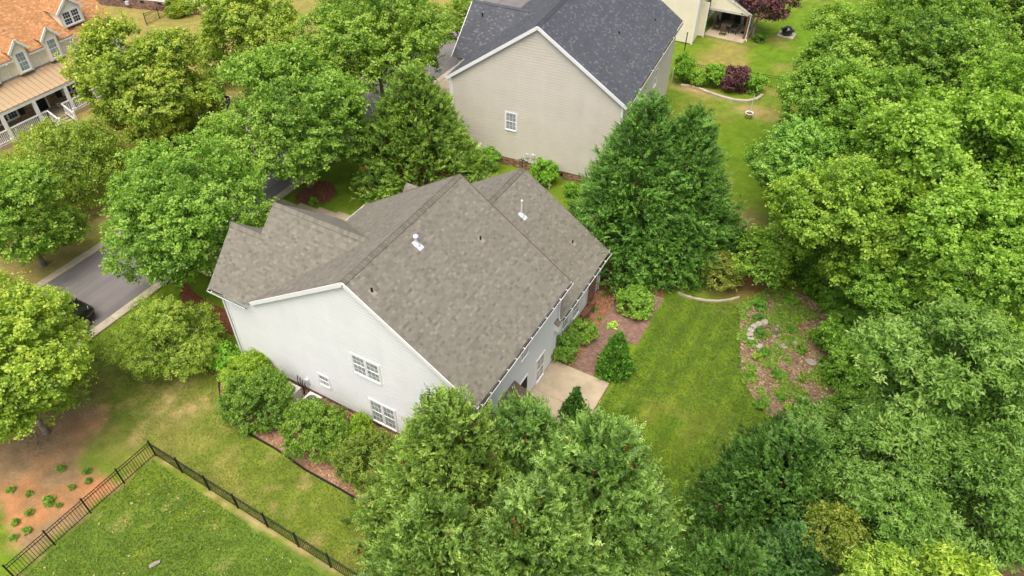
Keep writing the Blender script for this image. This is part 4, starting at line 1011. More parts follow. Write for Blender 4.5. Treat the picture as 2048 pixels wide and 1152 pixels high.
LEY2 = dict(seed=22, H=9.0, R=3.85, nb=340, npl=16, nlf=13, plume=.74, leaf=.2, brown=.01, lobes=4., jit=.17, prof=.66)
LEYB = dict(seed=23, H=11.5, R=4.75, nb=470, npl=15, nlf=12, plume=.7, leaf=.18, brown=.006, jit=.09, prof=.8, up=.35)
LEYA = dict(seed=24, H=9.2, R=5.2, nb=480, npl=15, nlf=12, plume=.66, leaf=.19, brown=.025, prof=.85, jit=.07, up=.5)
ARB = dict(seed=25, H=3.2, R=1.05, nb=380, npl=7, nlf=9, plume=.2, leaf=.09, brown=.0, prof=1.05, up=1.0, jit=.03, aspect=.3, z0=.01)

# ---- street trees and front gardens
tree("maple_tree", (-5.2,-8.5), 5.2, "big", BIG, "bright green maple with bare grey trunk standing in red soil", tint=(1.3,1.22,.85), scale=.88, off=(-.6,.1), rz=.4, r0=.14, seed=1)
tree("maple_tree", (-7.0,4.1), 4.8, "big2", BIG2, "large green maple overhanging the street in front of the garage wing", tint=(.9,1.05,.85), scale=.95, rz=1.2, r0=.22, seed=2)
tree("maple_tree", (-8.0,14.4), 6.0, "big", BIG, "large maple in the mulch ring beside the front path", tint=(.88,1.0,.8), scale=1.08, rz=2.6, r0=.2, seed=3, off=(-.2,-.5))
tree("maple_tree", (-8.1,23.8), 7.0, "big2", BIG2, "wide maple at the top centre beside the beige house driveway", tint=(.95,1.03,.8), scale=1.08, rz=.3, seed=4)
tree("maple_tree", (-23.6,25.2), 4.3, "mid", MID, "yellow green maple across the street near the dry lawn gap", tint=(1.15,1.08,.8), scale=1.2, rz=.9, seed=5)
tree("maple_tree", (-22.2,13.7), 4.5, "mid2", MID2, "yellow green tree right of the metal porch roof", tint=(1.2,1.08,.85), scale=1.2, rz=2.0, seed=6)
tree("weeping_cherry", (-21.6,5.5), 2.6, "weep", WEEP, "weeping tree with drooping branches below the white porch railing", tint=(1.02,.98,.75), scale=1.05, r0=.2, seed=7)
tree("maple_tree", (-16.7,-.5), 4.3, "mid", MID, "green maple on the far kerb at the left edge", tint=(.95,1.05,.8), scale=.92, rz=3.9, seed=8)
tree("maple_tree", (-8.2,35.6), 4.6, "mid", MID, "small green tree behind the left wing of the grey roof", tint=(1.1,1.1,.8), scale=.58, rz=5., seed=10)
tree("hemlock_tree", (-3.0,-2.0), 2.25, "hem", HEM, "feathery yellow green hemlock beside the white gable corner", tint=(1.15,1.1,.9), scale=.9, r0=.14, seed=11)

# ---- evergreens
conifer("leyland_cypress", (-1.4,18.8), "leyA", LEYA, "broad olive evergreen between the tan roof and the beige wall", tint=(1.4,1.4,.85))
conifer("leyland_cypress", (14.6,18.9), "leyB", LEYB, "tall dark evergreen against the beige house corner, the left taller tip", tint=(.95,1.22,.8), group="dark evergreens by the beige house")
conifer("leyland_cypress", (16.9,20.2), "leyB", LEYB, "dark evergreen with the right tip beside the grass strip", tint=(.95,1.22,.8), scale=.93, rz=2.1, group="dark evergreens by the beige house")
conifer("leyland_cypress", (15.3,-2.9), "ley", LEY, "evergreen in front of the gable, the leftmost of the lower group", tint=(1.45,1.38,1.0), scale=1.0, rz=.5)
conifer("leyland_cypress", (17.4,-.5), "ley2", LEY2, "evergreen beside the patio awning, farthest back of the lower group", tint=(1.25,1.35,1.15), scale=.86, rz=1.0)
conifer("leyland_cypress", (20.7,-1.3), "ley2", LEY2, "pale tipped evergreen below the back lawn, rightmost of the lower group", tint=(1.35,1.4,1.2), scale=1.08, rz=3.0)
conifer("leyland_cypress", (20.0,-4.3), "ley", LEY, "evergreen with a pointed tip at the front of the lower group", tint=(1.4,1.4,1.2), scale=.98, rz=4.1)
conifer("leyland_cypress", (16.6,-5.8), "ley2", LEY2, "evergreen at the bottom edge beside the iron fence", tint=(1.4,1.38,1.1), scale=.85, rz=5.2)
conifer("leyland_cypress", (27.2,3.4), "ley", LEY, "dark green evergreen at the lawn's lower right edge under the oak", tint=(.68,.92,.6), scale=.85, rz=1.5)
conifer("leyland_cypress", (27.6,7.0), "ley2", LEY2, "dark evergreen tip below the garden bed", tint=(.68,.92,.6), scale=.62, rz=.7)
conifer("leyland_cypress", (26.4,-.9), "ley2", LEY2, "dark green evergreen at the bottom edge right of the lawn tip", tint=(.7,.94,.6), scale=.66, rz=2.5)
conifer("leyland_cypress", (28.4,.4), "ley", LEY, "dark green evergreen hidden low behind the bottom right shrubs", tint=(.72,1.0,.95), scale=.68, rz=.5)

# ---- the wood on the right
WOOD = [
 ((23.0,35.4), 8.3, "mid", MID, 1.0, (.92,1.02,.8), "green tree at the near edge of the wood beside the far grass"),
 ((23.0,29.5), 7.3, "mid2", MID2, .76, (.85,1.0,.8), "green tree between the bluish maple and the wood's upper edge"),
 ((23.0,24.7), 5.9, "mid2", MID2, .78, (.85,1.08,.98), "bluish green maple leaning over the grass strip"),
 ((27.8,19.8), 7.3, "mid", MID, .9, (1.05,1.12,.75), "bright green maple above the garden bed"),
 ((29.2,23.2), 9.4, "mid2", MID2, .96, (.98,1.12,.75), "tall bright maple behind the garden bed maple"),
 ((25.6,28.5), 7.9, "mid", MID, .95, (.9,1.05,.75), "maple in the middle of the wood's left side"),
 ((26.8,36.7), 9.8, "big", BIG, .9, (.78,.92,.7), "wide dark maple at the top of the wood"),
 ((33.6,30.0), 10.2, "big2", BIG2, .85, (.95,1.1,.7), "wide maple at the right edge near the top"),
 ((27.0,45.0), 8.4, "mid", MID, 1.1, (.9,1.0,.75), "maple at the top edge left of the wood"),
 ((31.6,46.5), 10.0, "big2", BIG2, .9, (.8,.95,.7), "dim maple at the top edge of the wood"),
 ((38.5,40.0), 11.0, "big", BIG, .95, (.85,1.0,.7), "maple in the top right corner"),
 ((32.9,15.2), 8.9, "mid", MID, .66, (1.0,1.15,.8), "bright maple at the right edge above the oak"),
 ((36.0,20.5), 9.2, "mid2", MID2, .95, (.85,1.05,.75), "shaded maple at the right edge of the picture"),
 ((31.9,17.7), 8.3, "mid2", MID2, .85, (.98,1.15,.78), "bright maple between the garden bed maple and the right edge"),
 ((28.9,17.4), 5.6, "mid", MID, .6, (.8,1.02,.7), "low maple hanging over the garden bed's right rim"),
 ((34.6,26.6), 9.6, "mid", MID, .95, (1.0,1.12,.75), "maple at the right edge below the wide one"),
 ((34.6,9.6), 7.4, "oak", OAK, .75, (.85,1.0,1.05), "grey green oak cut by the right edge"),
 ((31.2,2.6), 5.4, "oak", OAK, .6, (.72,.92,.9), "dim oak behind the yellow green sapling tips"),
 ((31.3,7.7), 8.9, "oak", OAK, .82, (.76,.9,.98), "grey green oak with narrow leaves at the lower right"),
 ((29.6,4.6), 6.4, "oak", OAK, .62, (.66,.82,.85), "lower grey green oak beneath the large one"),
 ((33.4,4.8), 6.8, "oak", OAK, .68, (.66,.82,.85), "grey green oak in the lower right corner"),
]
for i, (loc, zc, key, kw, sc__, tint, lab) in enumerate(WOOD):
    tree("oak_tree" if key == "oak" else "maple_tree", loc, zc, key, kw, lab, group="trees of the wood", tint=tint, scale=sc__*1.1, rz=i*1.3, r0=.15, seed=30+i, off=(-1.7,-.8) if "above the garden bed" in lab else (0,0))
tree("ash_tree", (32.6,-1.2), 8.6, "near", NEAR, "bright yellow green sapling tip in the bottom right corner", tint=(1.2,1.2,.75), scale=.6, seed=60, r0=.1)
tree("ash_tree", (30.4,-1.9), 8.3, "near", NEAR, "yellow green sapling tip at the bottom edge left of the corner one", tint=(1.1,1.15,.75), scale=.55, rz=2, seed=61, r0=.1)
tree("tea_olive", (29.2,1.1), 6.0, "sparse", SPARSE, "brownish olive shrub with pale flowers at the bottom right", cat="shrub", tint=(.8,.72,.45), scale=.55, seed=62, r0=.08)

for i, (x, y, R, Rz, t, lab) in enumerate([
 (28.2,17.2,1.6,1.5,(.8,1.05,.7),"dark broadleaf bush at the right rim of the garden bed"),
 (28.9,14.7,1.4,1.3,(.78,1.0,.7),"dark broadleaf bush below the oak's left edge"),
 (27.6,20.6,1.6,1.4,(.85,1.1,.75),"broadleaf bush at the upper rim of the garden bed"),
 (29.3,11.6,1.5,1.2,(.75,.95,.7),"low dark bush at the lower right rim of the garden bed"),
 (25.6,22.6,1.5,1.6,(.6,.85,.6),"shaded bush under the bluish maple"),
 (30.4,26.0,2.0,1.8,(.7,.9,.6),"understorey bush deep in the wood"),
 (24.0,27.5,1.6,1.5,(.8,.95,.65),"bush at the foot of the wood beside the bare patch"),
 (26.6,21.2,1.5,1.6,(.7,.95,.6),"dense bush behind the top of the garden bed"),
 (29.2,19.2,1.6,1.9,(.75,1.0,.65),"tall bush at the garden bed's upper right corner"),
 (30.0,18.6,1.9,1.9,(.7,.95,.6),"understorey bush right of the garden bed maple trunk"),
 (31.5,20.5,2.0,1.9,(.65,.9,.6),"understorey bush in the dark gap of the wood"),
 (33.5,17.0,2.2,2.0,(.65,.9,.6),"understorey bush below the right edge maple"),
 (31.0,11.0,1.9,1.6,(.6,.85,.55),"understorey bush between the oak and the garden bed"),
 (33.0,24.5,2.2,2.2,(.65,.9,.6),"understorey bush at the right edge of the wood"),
 (23.2,38.5,1.8,1.6,(.8,.95,.65),"bush under the trees beside the far fence"),
]): shrub("understorey_bush", (x, y), R, Rz, "under", UNDER, lab, "bush", "bushes at the foot of the wood", t, i*1.1)
tree("dogwood_tree", (22.8,20.4), 1.9, "sparse", SPARSE, "thin leaved small tree beside the curved border", tint=(.95,1.1,.8), seed=63, r0=.06, scale=1.0)
tree("smoke_bush", (20.6,19.0), 1.0, "sparse", SPARSE, "brown olive twiggy bush behind the curved border", cat="bush", tint=(.85,.72,.6), scale=.72, zs=.8, seed=64, r0=.05, rz=1)
conifer("young_pine", (20.9,21.0), "arb", ARB, "small thin young pine behind the twiggy bush", tint=(.75,1.0,.8), scale=1.0, zs=1.1, r0=.05)

# ---- garden shrubs
shrub("box_shrub", (-.55,-.75), .8, .85, "ball", BALL, "clipped round box shrub at the front corner of the white gable", tint=(.85,1.2,.6))
shrub("abelia_bush", (3.2,-2.35), 1.85, 1.5, "bush", BUSH, "large dark green bush leftmost beside the gable wall", tint=(.68,.8,.6))
shrub("abelia_bush", (1.6,-1.4), 1.5, 1.2, "bush", BUSH, "bright lime bush tucked behind the leftmost gable bush", tint=(1.1,1.15,.6), rz=1)
shrub("abelia_bush", (7.1,-2.3), 1.75, 1.5, "bush", BUSH, "large bush in the middle of the gable bed", tint=(.75,.86,.6), rz=2)
shrub("abelia_bush", (10.0,-2.3), 1.6, 1.35, "bush", BUSH, "reddish tinged bush beside the lower twin window", tint=(.78,.76,.6), rz=3)
shrub("abelia_bush", (8.6,-1.0), .8, .95, "bush", BUSH, "small lime bush between the two right gable bushes", tint=(1.1,1.15,.6), rz=4)
shrub("azalea_shrub", (15.0,8.95), .78, .8, "ball", BALL, "round green shrub at the patio corner by the rear wall", tint=(.62,.82,.55))
shrub("azalea_shrub", (15.15,10.75), .8, .7, "ball", BALL, "green shrub under the rear window beside the brick path", tint=(.75,.9,.55), rz=1.)
shrub("azalea_shrub", (14.75,9.95), .55, .55, "ball", BALL, "smaller shrub wedged between the two patio shrubs", tint=(.65,.85,.55), rz=2.)
shrub("laurel_hedge", (16.95,14.2), 1.05, .95, "bush_small", dict(BUSH, seed=15, R=1.05, Rz=.95, nl=30, npc=16, nleaf=13, leaf=.12, lobe=.27, deep=.75), "squarish laurel shrub on the brick paving", tint=(.85,1.05,.7), sq=.95)
conifer("arborvitae", (17.75,9.35), "arb", ARB, "large cone shaped arborvitae beside the brick path", "shrub", tint=(.85,1.25,.5), scale=1.0, r0=.06)
conifer("arborvitae", (17.25,5.3), "arb", ARB, "slim dark cone shaped arborvitae at the patio edge", "shrub", tint=(.55,.85,.5), scale=.72, zs=1.15, r0=.05, rz=1)
shrub("hosta_plant", (16.35,12.35), .28, .16, "perenn", PERENN, "small cream edged hosta on the brick path", "plant", tint=(1.9,1.9,1.9))
for i, (x, y, R, t, lab) in enumerate([
 (14.9,13.0,.3,(.7,1.1,.6),"small dark green tuft near the wooden bench"),(15.5,12.5,.22,(.7,1.05,.6),"tiny green tuft beside the brick edge near the bench"),
 (23.4,18.2,.62,(.75,1.15,.8),"broad leafy clump at the upper left of the garden bed"),(23.6,17.2,.45,(.5,.85,.55),"dark low mound under the leafy clump"),
 (24.7,17.8,.3,(.7,1.1,.7),"small green tuft right of the stone arc"),(25.5,17.2,.42,(.6,.95,.5),"grassy tuft in the middle of the garden bed"),
 (25.6,18.2,.38,(1.2,1.3,.6),"yellow green plant near the top of the garden bed"),(26.6,17.4,.5,(1.2,1.25,.8),"variegated plant at the right of the garden bed"),
 (26.4,15.9,.5,(.8,.95,.6),"brownish green plant beside the flat stone"),(25.9,14.8,.3,(1.0,1.25,.7),"light green plant between the two flat stones"),
 (24.35,14.1,.42,(1.4,1.35,.8),"pale yellow plant at the left rim of the garden bed"),(24.6,14.65,.5,(.6,.95,.55),"dark fine leaved plant below the stone arc"),
 (25.6,13.4,.48,(.65,1.0,.55),"dark green plant on the bare patch of the bed"),(26.1,13.0,.25,(1.2,1.25,.7),"tiny pale plant on the bare patch of the bed"),
 (26.9,13.7,.35,(.95,1.05,.6),"olive plant right of the bare patch"),(26.2,11.9,.4,(.7,1.1,.6),"round green plant near the bottom of the bed"),
 (27.3,12.2,.4,(.5,.85,.5),"dark grassy mound near the bottom of the bed"),(26.8,11.4,.48,(1.3,1.35,.7),"pale variegated plant lowest in the garden bed"),
 (25.4,10.9,.5,(.7,1.0,.6),"low green plant at the lawn edge of the bed"),(24.9,19.6,.6,(.8,1.1,.7),"green plant at the top rim of the garden bed"),
 (23.8,15.0,.4,(.9,1.1,.6),"leafy plant outside the stone arc"),(24.3,12.6,.42,(.9,1.1,.6),"low plants on the left rim below the arc"),
 (24.0,16.0,.5,(.55,.85,.55),"dark plant inside the stone arc"),(27.7,15.6,.5,(.6,.85,.5),"shaded fern at the right rim"),
 (-2.7,-9.5,.3,(.75,.95,.6),"small green plant highest in the red soil"),(-1.5,-9.0,.3,(.7,.9,.7),"grey green seedling nearest the fence corner"),
 (-1.0,-9.3,.26,(.7,.9,.7),"second seedling near the fence corner"),(-1.4,-9.9,.24,(.75,.95,.6),"small seedling below the fence corner pair"),
 (-3.7,-11.4,.28,(.9,1.1,.6),"green seedling leftmost in the red soil"),(-2.8,-11.1,.24,(.8,1.0,.6),"tiny seedling right of the leftmost one"),
 (-1.6,-10.9,.4,(.8,1.1,.6),"largest green plant in the red soil"),(-1.1,-10.8,.22,(.8,.95,.6),"tiny seedling right of the largest plant"),
 (-1.9,-11.7,.28,(.8,1.0,.6),"seedling below the largest plant"),(-2.0,-12.3,.28,(.85,1.05,.7),"seedling with pale blossom lower left in the soil"),
 (-1.2,-12.3,.3,(.85,1.05,.7),"seedling with pale blossom near the lower fence"),(-1.4,-12.8,.26,(.8,1.0,.6),"lowest seedling in the red soil"),
 (-6.5,13.0,.45,(1.2,1.3,.6),"yellow green plant in the mulch ring by the maple trunk"),
]): shrub("garden_plant", (x, y), R*.62, R*.5, "perenn", PERENN, lab, "plant", None, t, i*.9)
shrub("round_bush", (1.9,23.1), .85, .9, "ball", BALL, "round bush at the beige house foot left of the weather vane", tint=(.7,1.0,.5))
shrub("round_bush", (6.2,23.4), .95, 1.1, "ball", BALL, "round bush at the beige house foot right of the weather vane", tint=(.75,1.05,.5), rz=1)
shrub("round_bush", (8.6,22.9), .6, .6, "ball", BALL, "low bush at the beige foundation beside the dark evergreen", tint=(.7,1.0,.5), rz=2)
shrub("holly_hedge", (9.7,43.6), .95, 1.5, "ball", BALL, "tall squarish hedge against the beige house rear corner", tint=(.75,1.0,.5))
shrub("holly_hedge", (10.9,43.4), .7, .8, "ball", BALL, "small pale flowered bush next to the squarish hedge", tint=(1.0,1.15,.7), rz=1)
shrub("holly_hedge", (12.1,44.2), 1.15, 1.15, "ball", BALL, "wide green bush left of the purple shrub", tint=(.8,1.05,.55), rz=2)
shrub("loropetalum_shrub", (14.1,44.3), 1.1, 1.3, "purple_ball", dict(BALL, seed=16), "rounded purple leaved shrub in the far border", mat=PURPLE, tint=(1.3,1.2,1.3))
shrub("holly_hedge", (15.8,44.8), .95, .9, "ball", BALL, "green bush right of the purple shrub", tint=(.85,1.1,.6), rz=4)
shrub("round_bush", (13.5,55.4), .62, .6, "ball", BALL, "dark round bush under the purple plum tree", tint=(.5,.75,.45), rz=5)
shrub("round_bush", (-39.5,31.2), 1.5, 1.1, "bush", BUSH, "yellow green bush beside the gate at the top left", tint=(1.2,1.1,.6), rz=5)
shrub("round_bush", (-26.5,13.2), .9, .9, "ball", BALL, "round brownish bush between the porch and the yellow green tree", tint=(1.2,1.0,.5), rz=5)
shrub("round_bush", (-29.8,9.2), .8, .8, "ball", BALL, "low bush in front of the porch railing", tint=(.9,.85,.6), rz=3)
tree("purple_plum", (12.6,55.9), 3.4, "plum", PLUM, "purple leaved plum tree beside the far patio", mat=PURPLE, tint=(1.25,1.15,1.15), scale=.85, seed=70, r0=.12, off=(.5,.6))

# ------------------------------------------------------------------ iron fences
def fence_mesh(h=1.15):
    pk = MB().box((-.009,-.009,.06), (.009,.009,h-.02)).mesh("picket", MAT["iron"])
    po = MB().box((-.032,-.032,-.05), (.032,.032,h+.06)).add([(-.045,-.045,h+.06),(.045,-.045,h+.06),(.045,.045,h+.06),(-.045,.045,h+.06),(0,0,h+.11)], [(3,2,1,0),(0,1,4),(1,2,4),(2,3,4),(3,0,4)]).mesh("post", MAT["iron"])
    return pk, po
PK, PO = fence_mesh()
def fence(label, runs, step=.11, panel=1.83, sc_=1.0, name="iron_fence"):
    e = empty(name, (runs[0][0][0], runs[0][0][1], 0), 0, label, "fence"); o = Vector((runs[0][0][0], runs[0][0][1], 0))
    for k, (a, b_) in enumerate(runs):
        a = Vector((*a, 0))-o; b_ = Vector((*b_, 0))-o; d = (b_-a).normalized(); L_ = (b_-a).length; ang = math.atan2(d.y, d.x)
        npan = max(1, round(L_/panel)); pl = L_/npan
        for i in range(npan+1):
            if k and i == 0: continue
            p = link("post", PO, e, tuple(a+d*pl*i), ang); p.scale = (1,1,sc_)
        for i in range(npan):
            s, t = a+d*(pl*i+.035), a+d*(pl*(i+1)-.035)
            for z_ in (.14, .93, 1.11): MB().beam(s+Vector((0,0,z_*sc_)), t+Vector((0,0,z_*sc_)), .028, .028).build("rail", MAT["iron"], e)
            n = int((pl-.1)/step)
            for j in range(n):
                p = link("picket", PK, e, tuple(s+d*((j+.7)*(pl-.07)/(n+.4))), ang); p.scale = (1,1,sc_)
    return e
fence("black iron picket fence turning a corner on the lower left lawn", [((.35,-13.9),(.55,-6.75)), ((.55,-6.75),(13.4,-7.0))], step=.125)
fence("low black iron fence behind the far shrub border", [((9.3,44.9),(17.6,46.6)), ((17.6,46.6),(22.0,47.4))], step=.16, panel=2.2)
fence("short black iron gate fence on the dry lawn at the top left", [((-40.2,27.6),(-40.4,31.0))], step=.16)
fence("black iron fence half hidden in the wood edge", [((22.0,22.6),(27.4,22.4))], step=.16, panel=1.8)

# edging of the side bed
ed = MB(); path = smooth_poly(SIDE_BED, 1)
pts = [Vector((*p, .06)) for p in path if p[1] < -1.2 and p[0] < 13.5]
pts.sort(key=lambda v: v.x)
for a, b_ in zip(pts[:-1], pts[1:]): ed.beam(a, b_, .06, .13)
tag(ed.build("bed_edging", MAT["iron"]), "black plastic edging strip along the wood chip bed", "edging")

# ------------------------------------------------------------------ brick path
BP = empty("brick_path", (15.7,8.4,0), label="red brick path and paved square beside the lawn", cat="path", kind="structure")
MB().box((0,0,0),(1.22,3.3,.03), .9).box((0,3.3,0),(2.45,7.7,.03), .9).build("bed", BRICK, BP)
r_ = random.Random(5); cells = []
bl, bw = .2, .1
for j in range(int(7.7/bw)):
    y_ = j*bw; W_ = 1.22 if y_ < 3.3 else 2.45; s = -(j % 2)*bl/2
    while s < W_:
        a, b_ = max(s, 0), min(s+bl, W_)
        if b_-a > .04: cells.append((a, b_, y_, r_.random(), abs(b_-a-bl) < 1e-6))
        s += bl
cam_l = cam.matrix_world.translation-Vector((15.7,8.4,0))
hid = lambda c: (1.0 < c[0]+.05 and c[0] < 2.2 and 5.0 < c[2] < 6.7)
cells.sort(key=lambda c: (not c[4] or hid(c), (Vector((c[0],c[2],0))-cam_l).length))
bm_ = [MB().add([(0,0,0),(bl-.008,0,0),(bl-.008,bw-.008,0),(0,bw-.008,0),(.005,.005,.016),(bl-.013,.005,.016),(bl-.013,bw-.013,.016),(.005,bw-.013,.016)],
        [(4,5,6,7),(0,1,5,4),(1,2,6,5),(2,3,7,6),(3,0,4,7)], t).mesh("brick", BRICK) for t in (.3,.38,.44,.5,.56,.62,.7)]
rest = MB()
for i, (a, b_, y_, t, full) in enumerate(cells):
    z_ = .028+.006*t
    if i < 300 and full: link("brick", r_.choice(bm_), BP, (a, y_, z_))
    else: rest.box((a+.004,y_+.004,.025),(b_-.004,y_+bw-.004,z_+.015), .3+.4*t)
ro = rest.build("brick_field", BRICK, BP); ro["kind"] = "stuff"
PE = empty("brick_edging", (17.98,3.0,0), label="single row of bricks edging the patio's lawn side", cat="edging")
for i in range(26): link("brick", r_.choice(bm_), PE, (0, i*.21, .03), 1.5708)

# ------------------------------------------------------------------ things by the rear wall
def bench(loc, rz, label):
    e = empty("garden_bench", loc, rz, label, "bench")
    MB().box((-.6,-.2,.42),(.6,-.03,.46)).box((-.6,-.02,.42),(.6,.18,.46)).build("seat", MAT["wood_brown"], e)
    for i in range(3): MB().box((-.6,.19,.54+i*.13),(.6,.22,.63+i*.13)).build("slat", MAT["wood_brown"], e)
    for x_ in (-.55,.55):
        for y_ in (-.16,.2): MB().box((x_-.035,y_-.035,0),(x_+.035,y_+.035,.92 if y_ > 0 else .62)).build("leg", MAT["wood_brown"], e)
        MB().box((x_-.04,-.2,.62),(x_+.04,.2,.66)).build("armrest", MAT["wood_brown"], e)
bench((14.75,12.3,.03), -1.5708, "weathered brown wooden bench against the rear wall")
tl = empty("trellis", (14.42,13.6,0), label="brown wooden lattice trellis against the rear wall by the far corner", cat="trellis")
for i in range(6): MB().box((-.02,-.5+i*.19,.0),(.02,-.46+i*.19,1.75)).build("upright", MAT["wood_brown"], tl)
for i in range(8): MB().box((.021,-.52,.15+i*.21),(.045,.52,.19+i*.21)).build("crosspiece", MAT["wood_brown"], tl)
rf = empty("rail_fence", (14.6,15.3,0), label="low weathered wooden rail fence behind the laurel shrub", cat="fence")
for x_ in (.0, 1.1, 2.2): MB().box((x_-.05,-.05,0),(x_+.05,.05,.62)).build("post", MAT["wood_grey"], rf)
for i in range(3): MB().box((-.1,.055,.12+i*.18),(2.35,.09,.2+i*.18)).build("rail", MAT["wood_grey"], rf)
ln = empty("garden_lantern", (15.35,10.1,.03), label="small grey garden lantern in the bed beside the path", cat="lantern")
MB().lathe([(.1,0),(.1,.04),(.04,.06),(.04,.2),(.09,.22)], (0,0,0), 8).build("base", MAT["slate"], ln)
MB().lathe([(.07,.22),(.07,.34)], (0,0,0), 8).build("glass_box", MAT["glass"], ln)
MB().lathe([(.12,.34),(.1,.37),(.02,.44),(0,.47)], (0,0,0), 8).build("roof", MAT["slate"], ln)
# garden border pieces
cbd = empty("curved_border", (18.9,17.0,0), label="curved pale concrete border at the lawn's far end", cat="edging")
cv = [(18.7,17.0),(19.3,16.95),(19.9,17.05),(20.5,17.2),(21.1,17.5),(21.7,18.0),(22.1,18.5)]
for (x0, y0), (x1, y1) in zip(cv[:-1], cv[1:]):
    MB().beam((x0-18.9,y0-17,.06),(x1-18.9-.01,y1-17,.05), .14, .12).build("border_block", MAT["kerb"], cbd)
arc = empty("stone_arc", (23.6,15.7,0), label="arc of pale stones round the dark plant in the garden bed", cat="stone border")
av = [(24.0,17.0),(23.75,16.7),(23.55,16.35),(23.47,15.95),(23.52,15.55),(23.68,15.25),(23.95,15.05),(24.25,14.92),(24.55,14.86)]
for i, (x_, y_) in enumerate(av):
    a = 2*i; mb = MB(); rr = random.Random(i)
    for lay in range(2):
        pr_ = [(.2*math.cos(k*.8976)*rr.uniform(.85,1.1), .24*math.sin(k*.8976)*rr.uniform(.85,1.1)) for k in range(7)]
        mb.prism([(p[0],p[1],.03+lay*.1) for p in pr_], (0,0,.095))
    mb.build("stone", MAT["stone"], arc, (x_-23.6, y_-15.7, 0))
for x_, y_, s_, lab, mt in ((26.05,16.35,.3,"pale flat stepping stone right of the stone arc","stone"),(25.35,15.75,.34,"grey flat stepping stone near the bare patch","slate"),(27.05,15.3,.34,"brown flat stepping stone by the bed's right rim","slate")):
    rr = random.Random(int(x_*10))
    tag(MB().prism([(s_*math.cos(k*.785)*rr.uniform(.75,1.05), s_*.75*math.sin(k*.785)*rr.uniform(.8,1.1), .0) for k in range(8)], (0,0,.08)).build("stepping_stone", MAT[mt], None, (x_,y_,.02)), lab, "stone")
st = empty("garden_statue", (24.75,16.35,.02), label="dark grey garden statue inside the stone arc", cat="statue")
MB().lathe([(.16,0),(.16,.08),(.1,.1),(.08,.3),(.12,.38),(.1,.4)], (0,0,0), 10).build("pedestal", MAT["slate"], st)
MB().lathe([(.09,.4),(.13,.5),(.11,.62),(.06,.7),(.05,.73),(.085,.79),(.08,.86),(0,.92)], (0,0,0), 12).build("figure", MAT["slate"], st, smooth=True)

# ------------------------------------------------------------------ air conditioners
def aircon(x, y, label):
    e = empty("air_conditioner", (x, y, .03), 0, label, "air conditioner", "air conditioners by the gable wall")
    MB().box((-.42,-.42,0),(.42,.42,.07)).build("base", MAT["concrete"], e)
    MB().box((-.37,-.37,.07),(.37,.37,.78)).build("cabinet", MAT["ac"], e)
    for s_ in (-1, 1):
        for i in range(7):
            MB().box((-.33,s_*.372-.008,.14+i*.085),(.33,s_*.372+.008,.17+i*.085)).build("louvre", MAT["slate"], e)
    MB().box((-.39,-.39,.78),(.39,.39,.82)).build("top", MAT["ac"], e)
    g = MB().lathe([(.3,.822),(.3,.835),(.27,.84)], (0,0,0), 20).build("fan_grille", MAT["slate"], e)
    for i in range(5): MB().lathe([(.05+i*.05,.84),(.055+i*.05,.85),(.062+i*.05,.84)], (0,0,0), 20).build("grille_ring", MAT["galvanised"], g)
aircon(4.0, -.85, "pale air conditioner cabinet left one by the gable wall")
aircon(5.35, -.8, "pale air conditioner cabinet right one by the gable wall")
tag(MB().box((-.5,-.05,0),(.5,.05,.1)).build("landscape_timber", MAT["wood_grey"], None, (4.55,-1.5,.03), 1.2), "short weathered timber lying between the air conditioners", "timber")

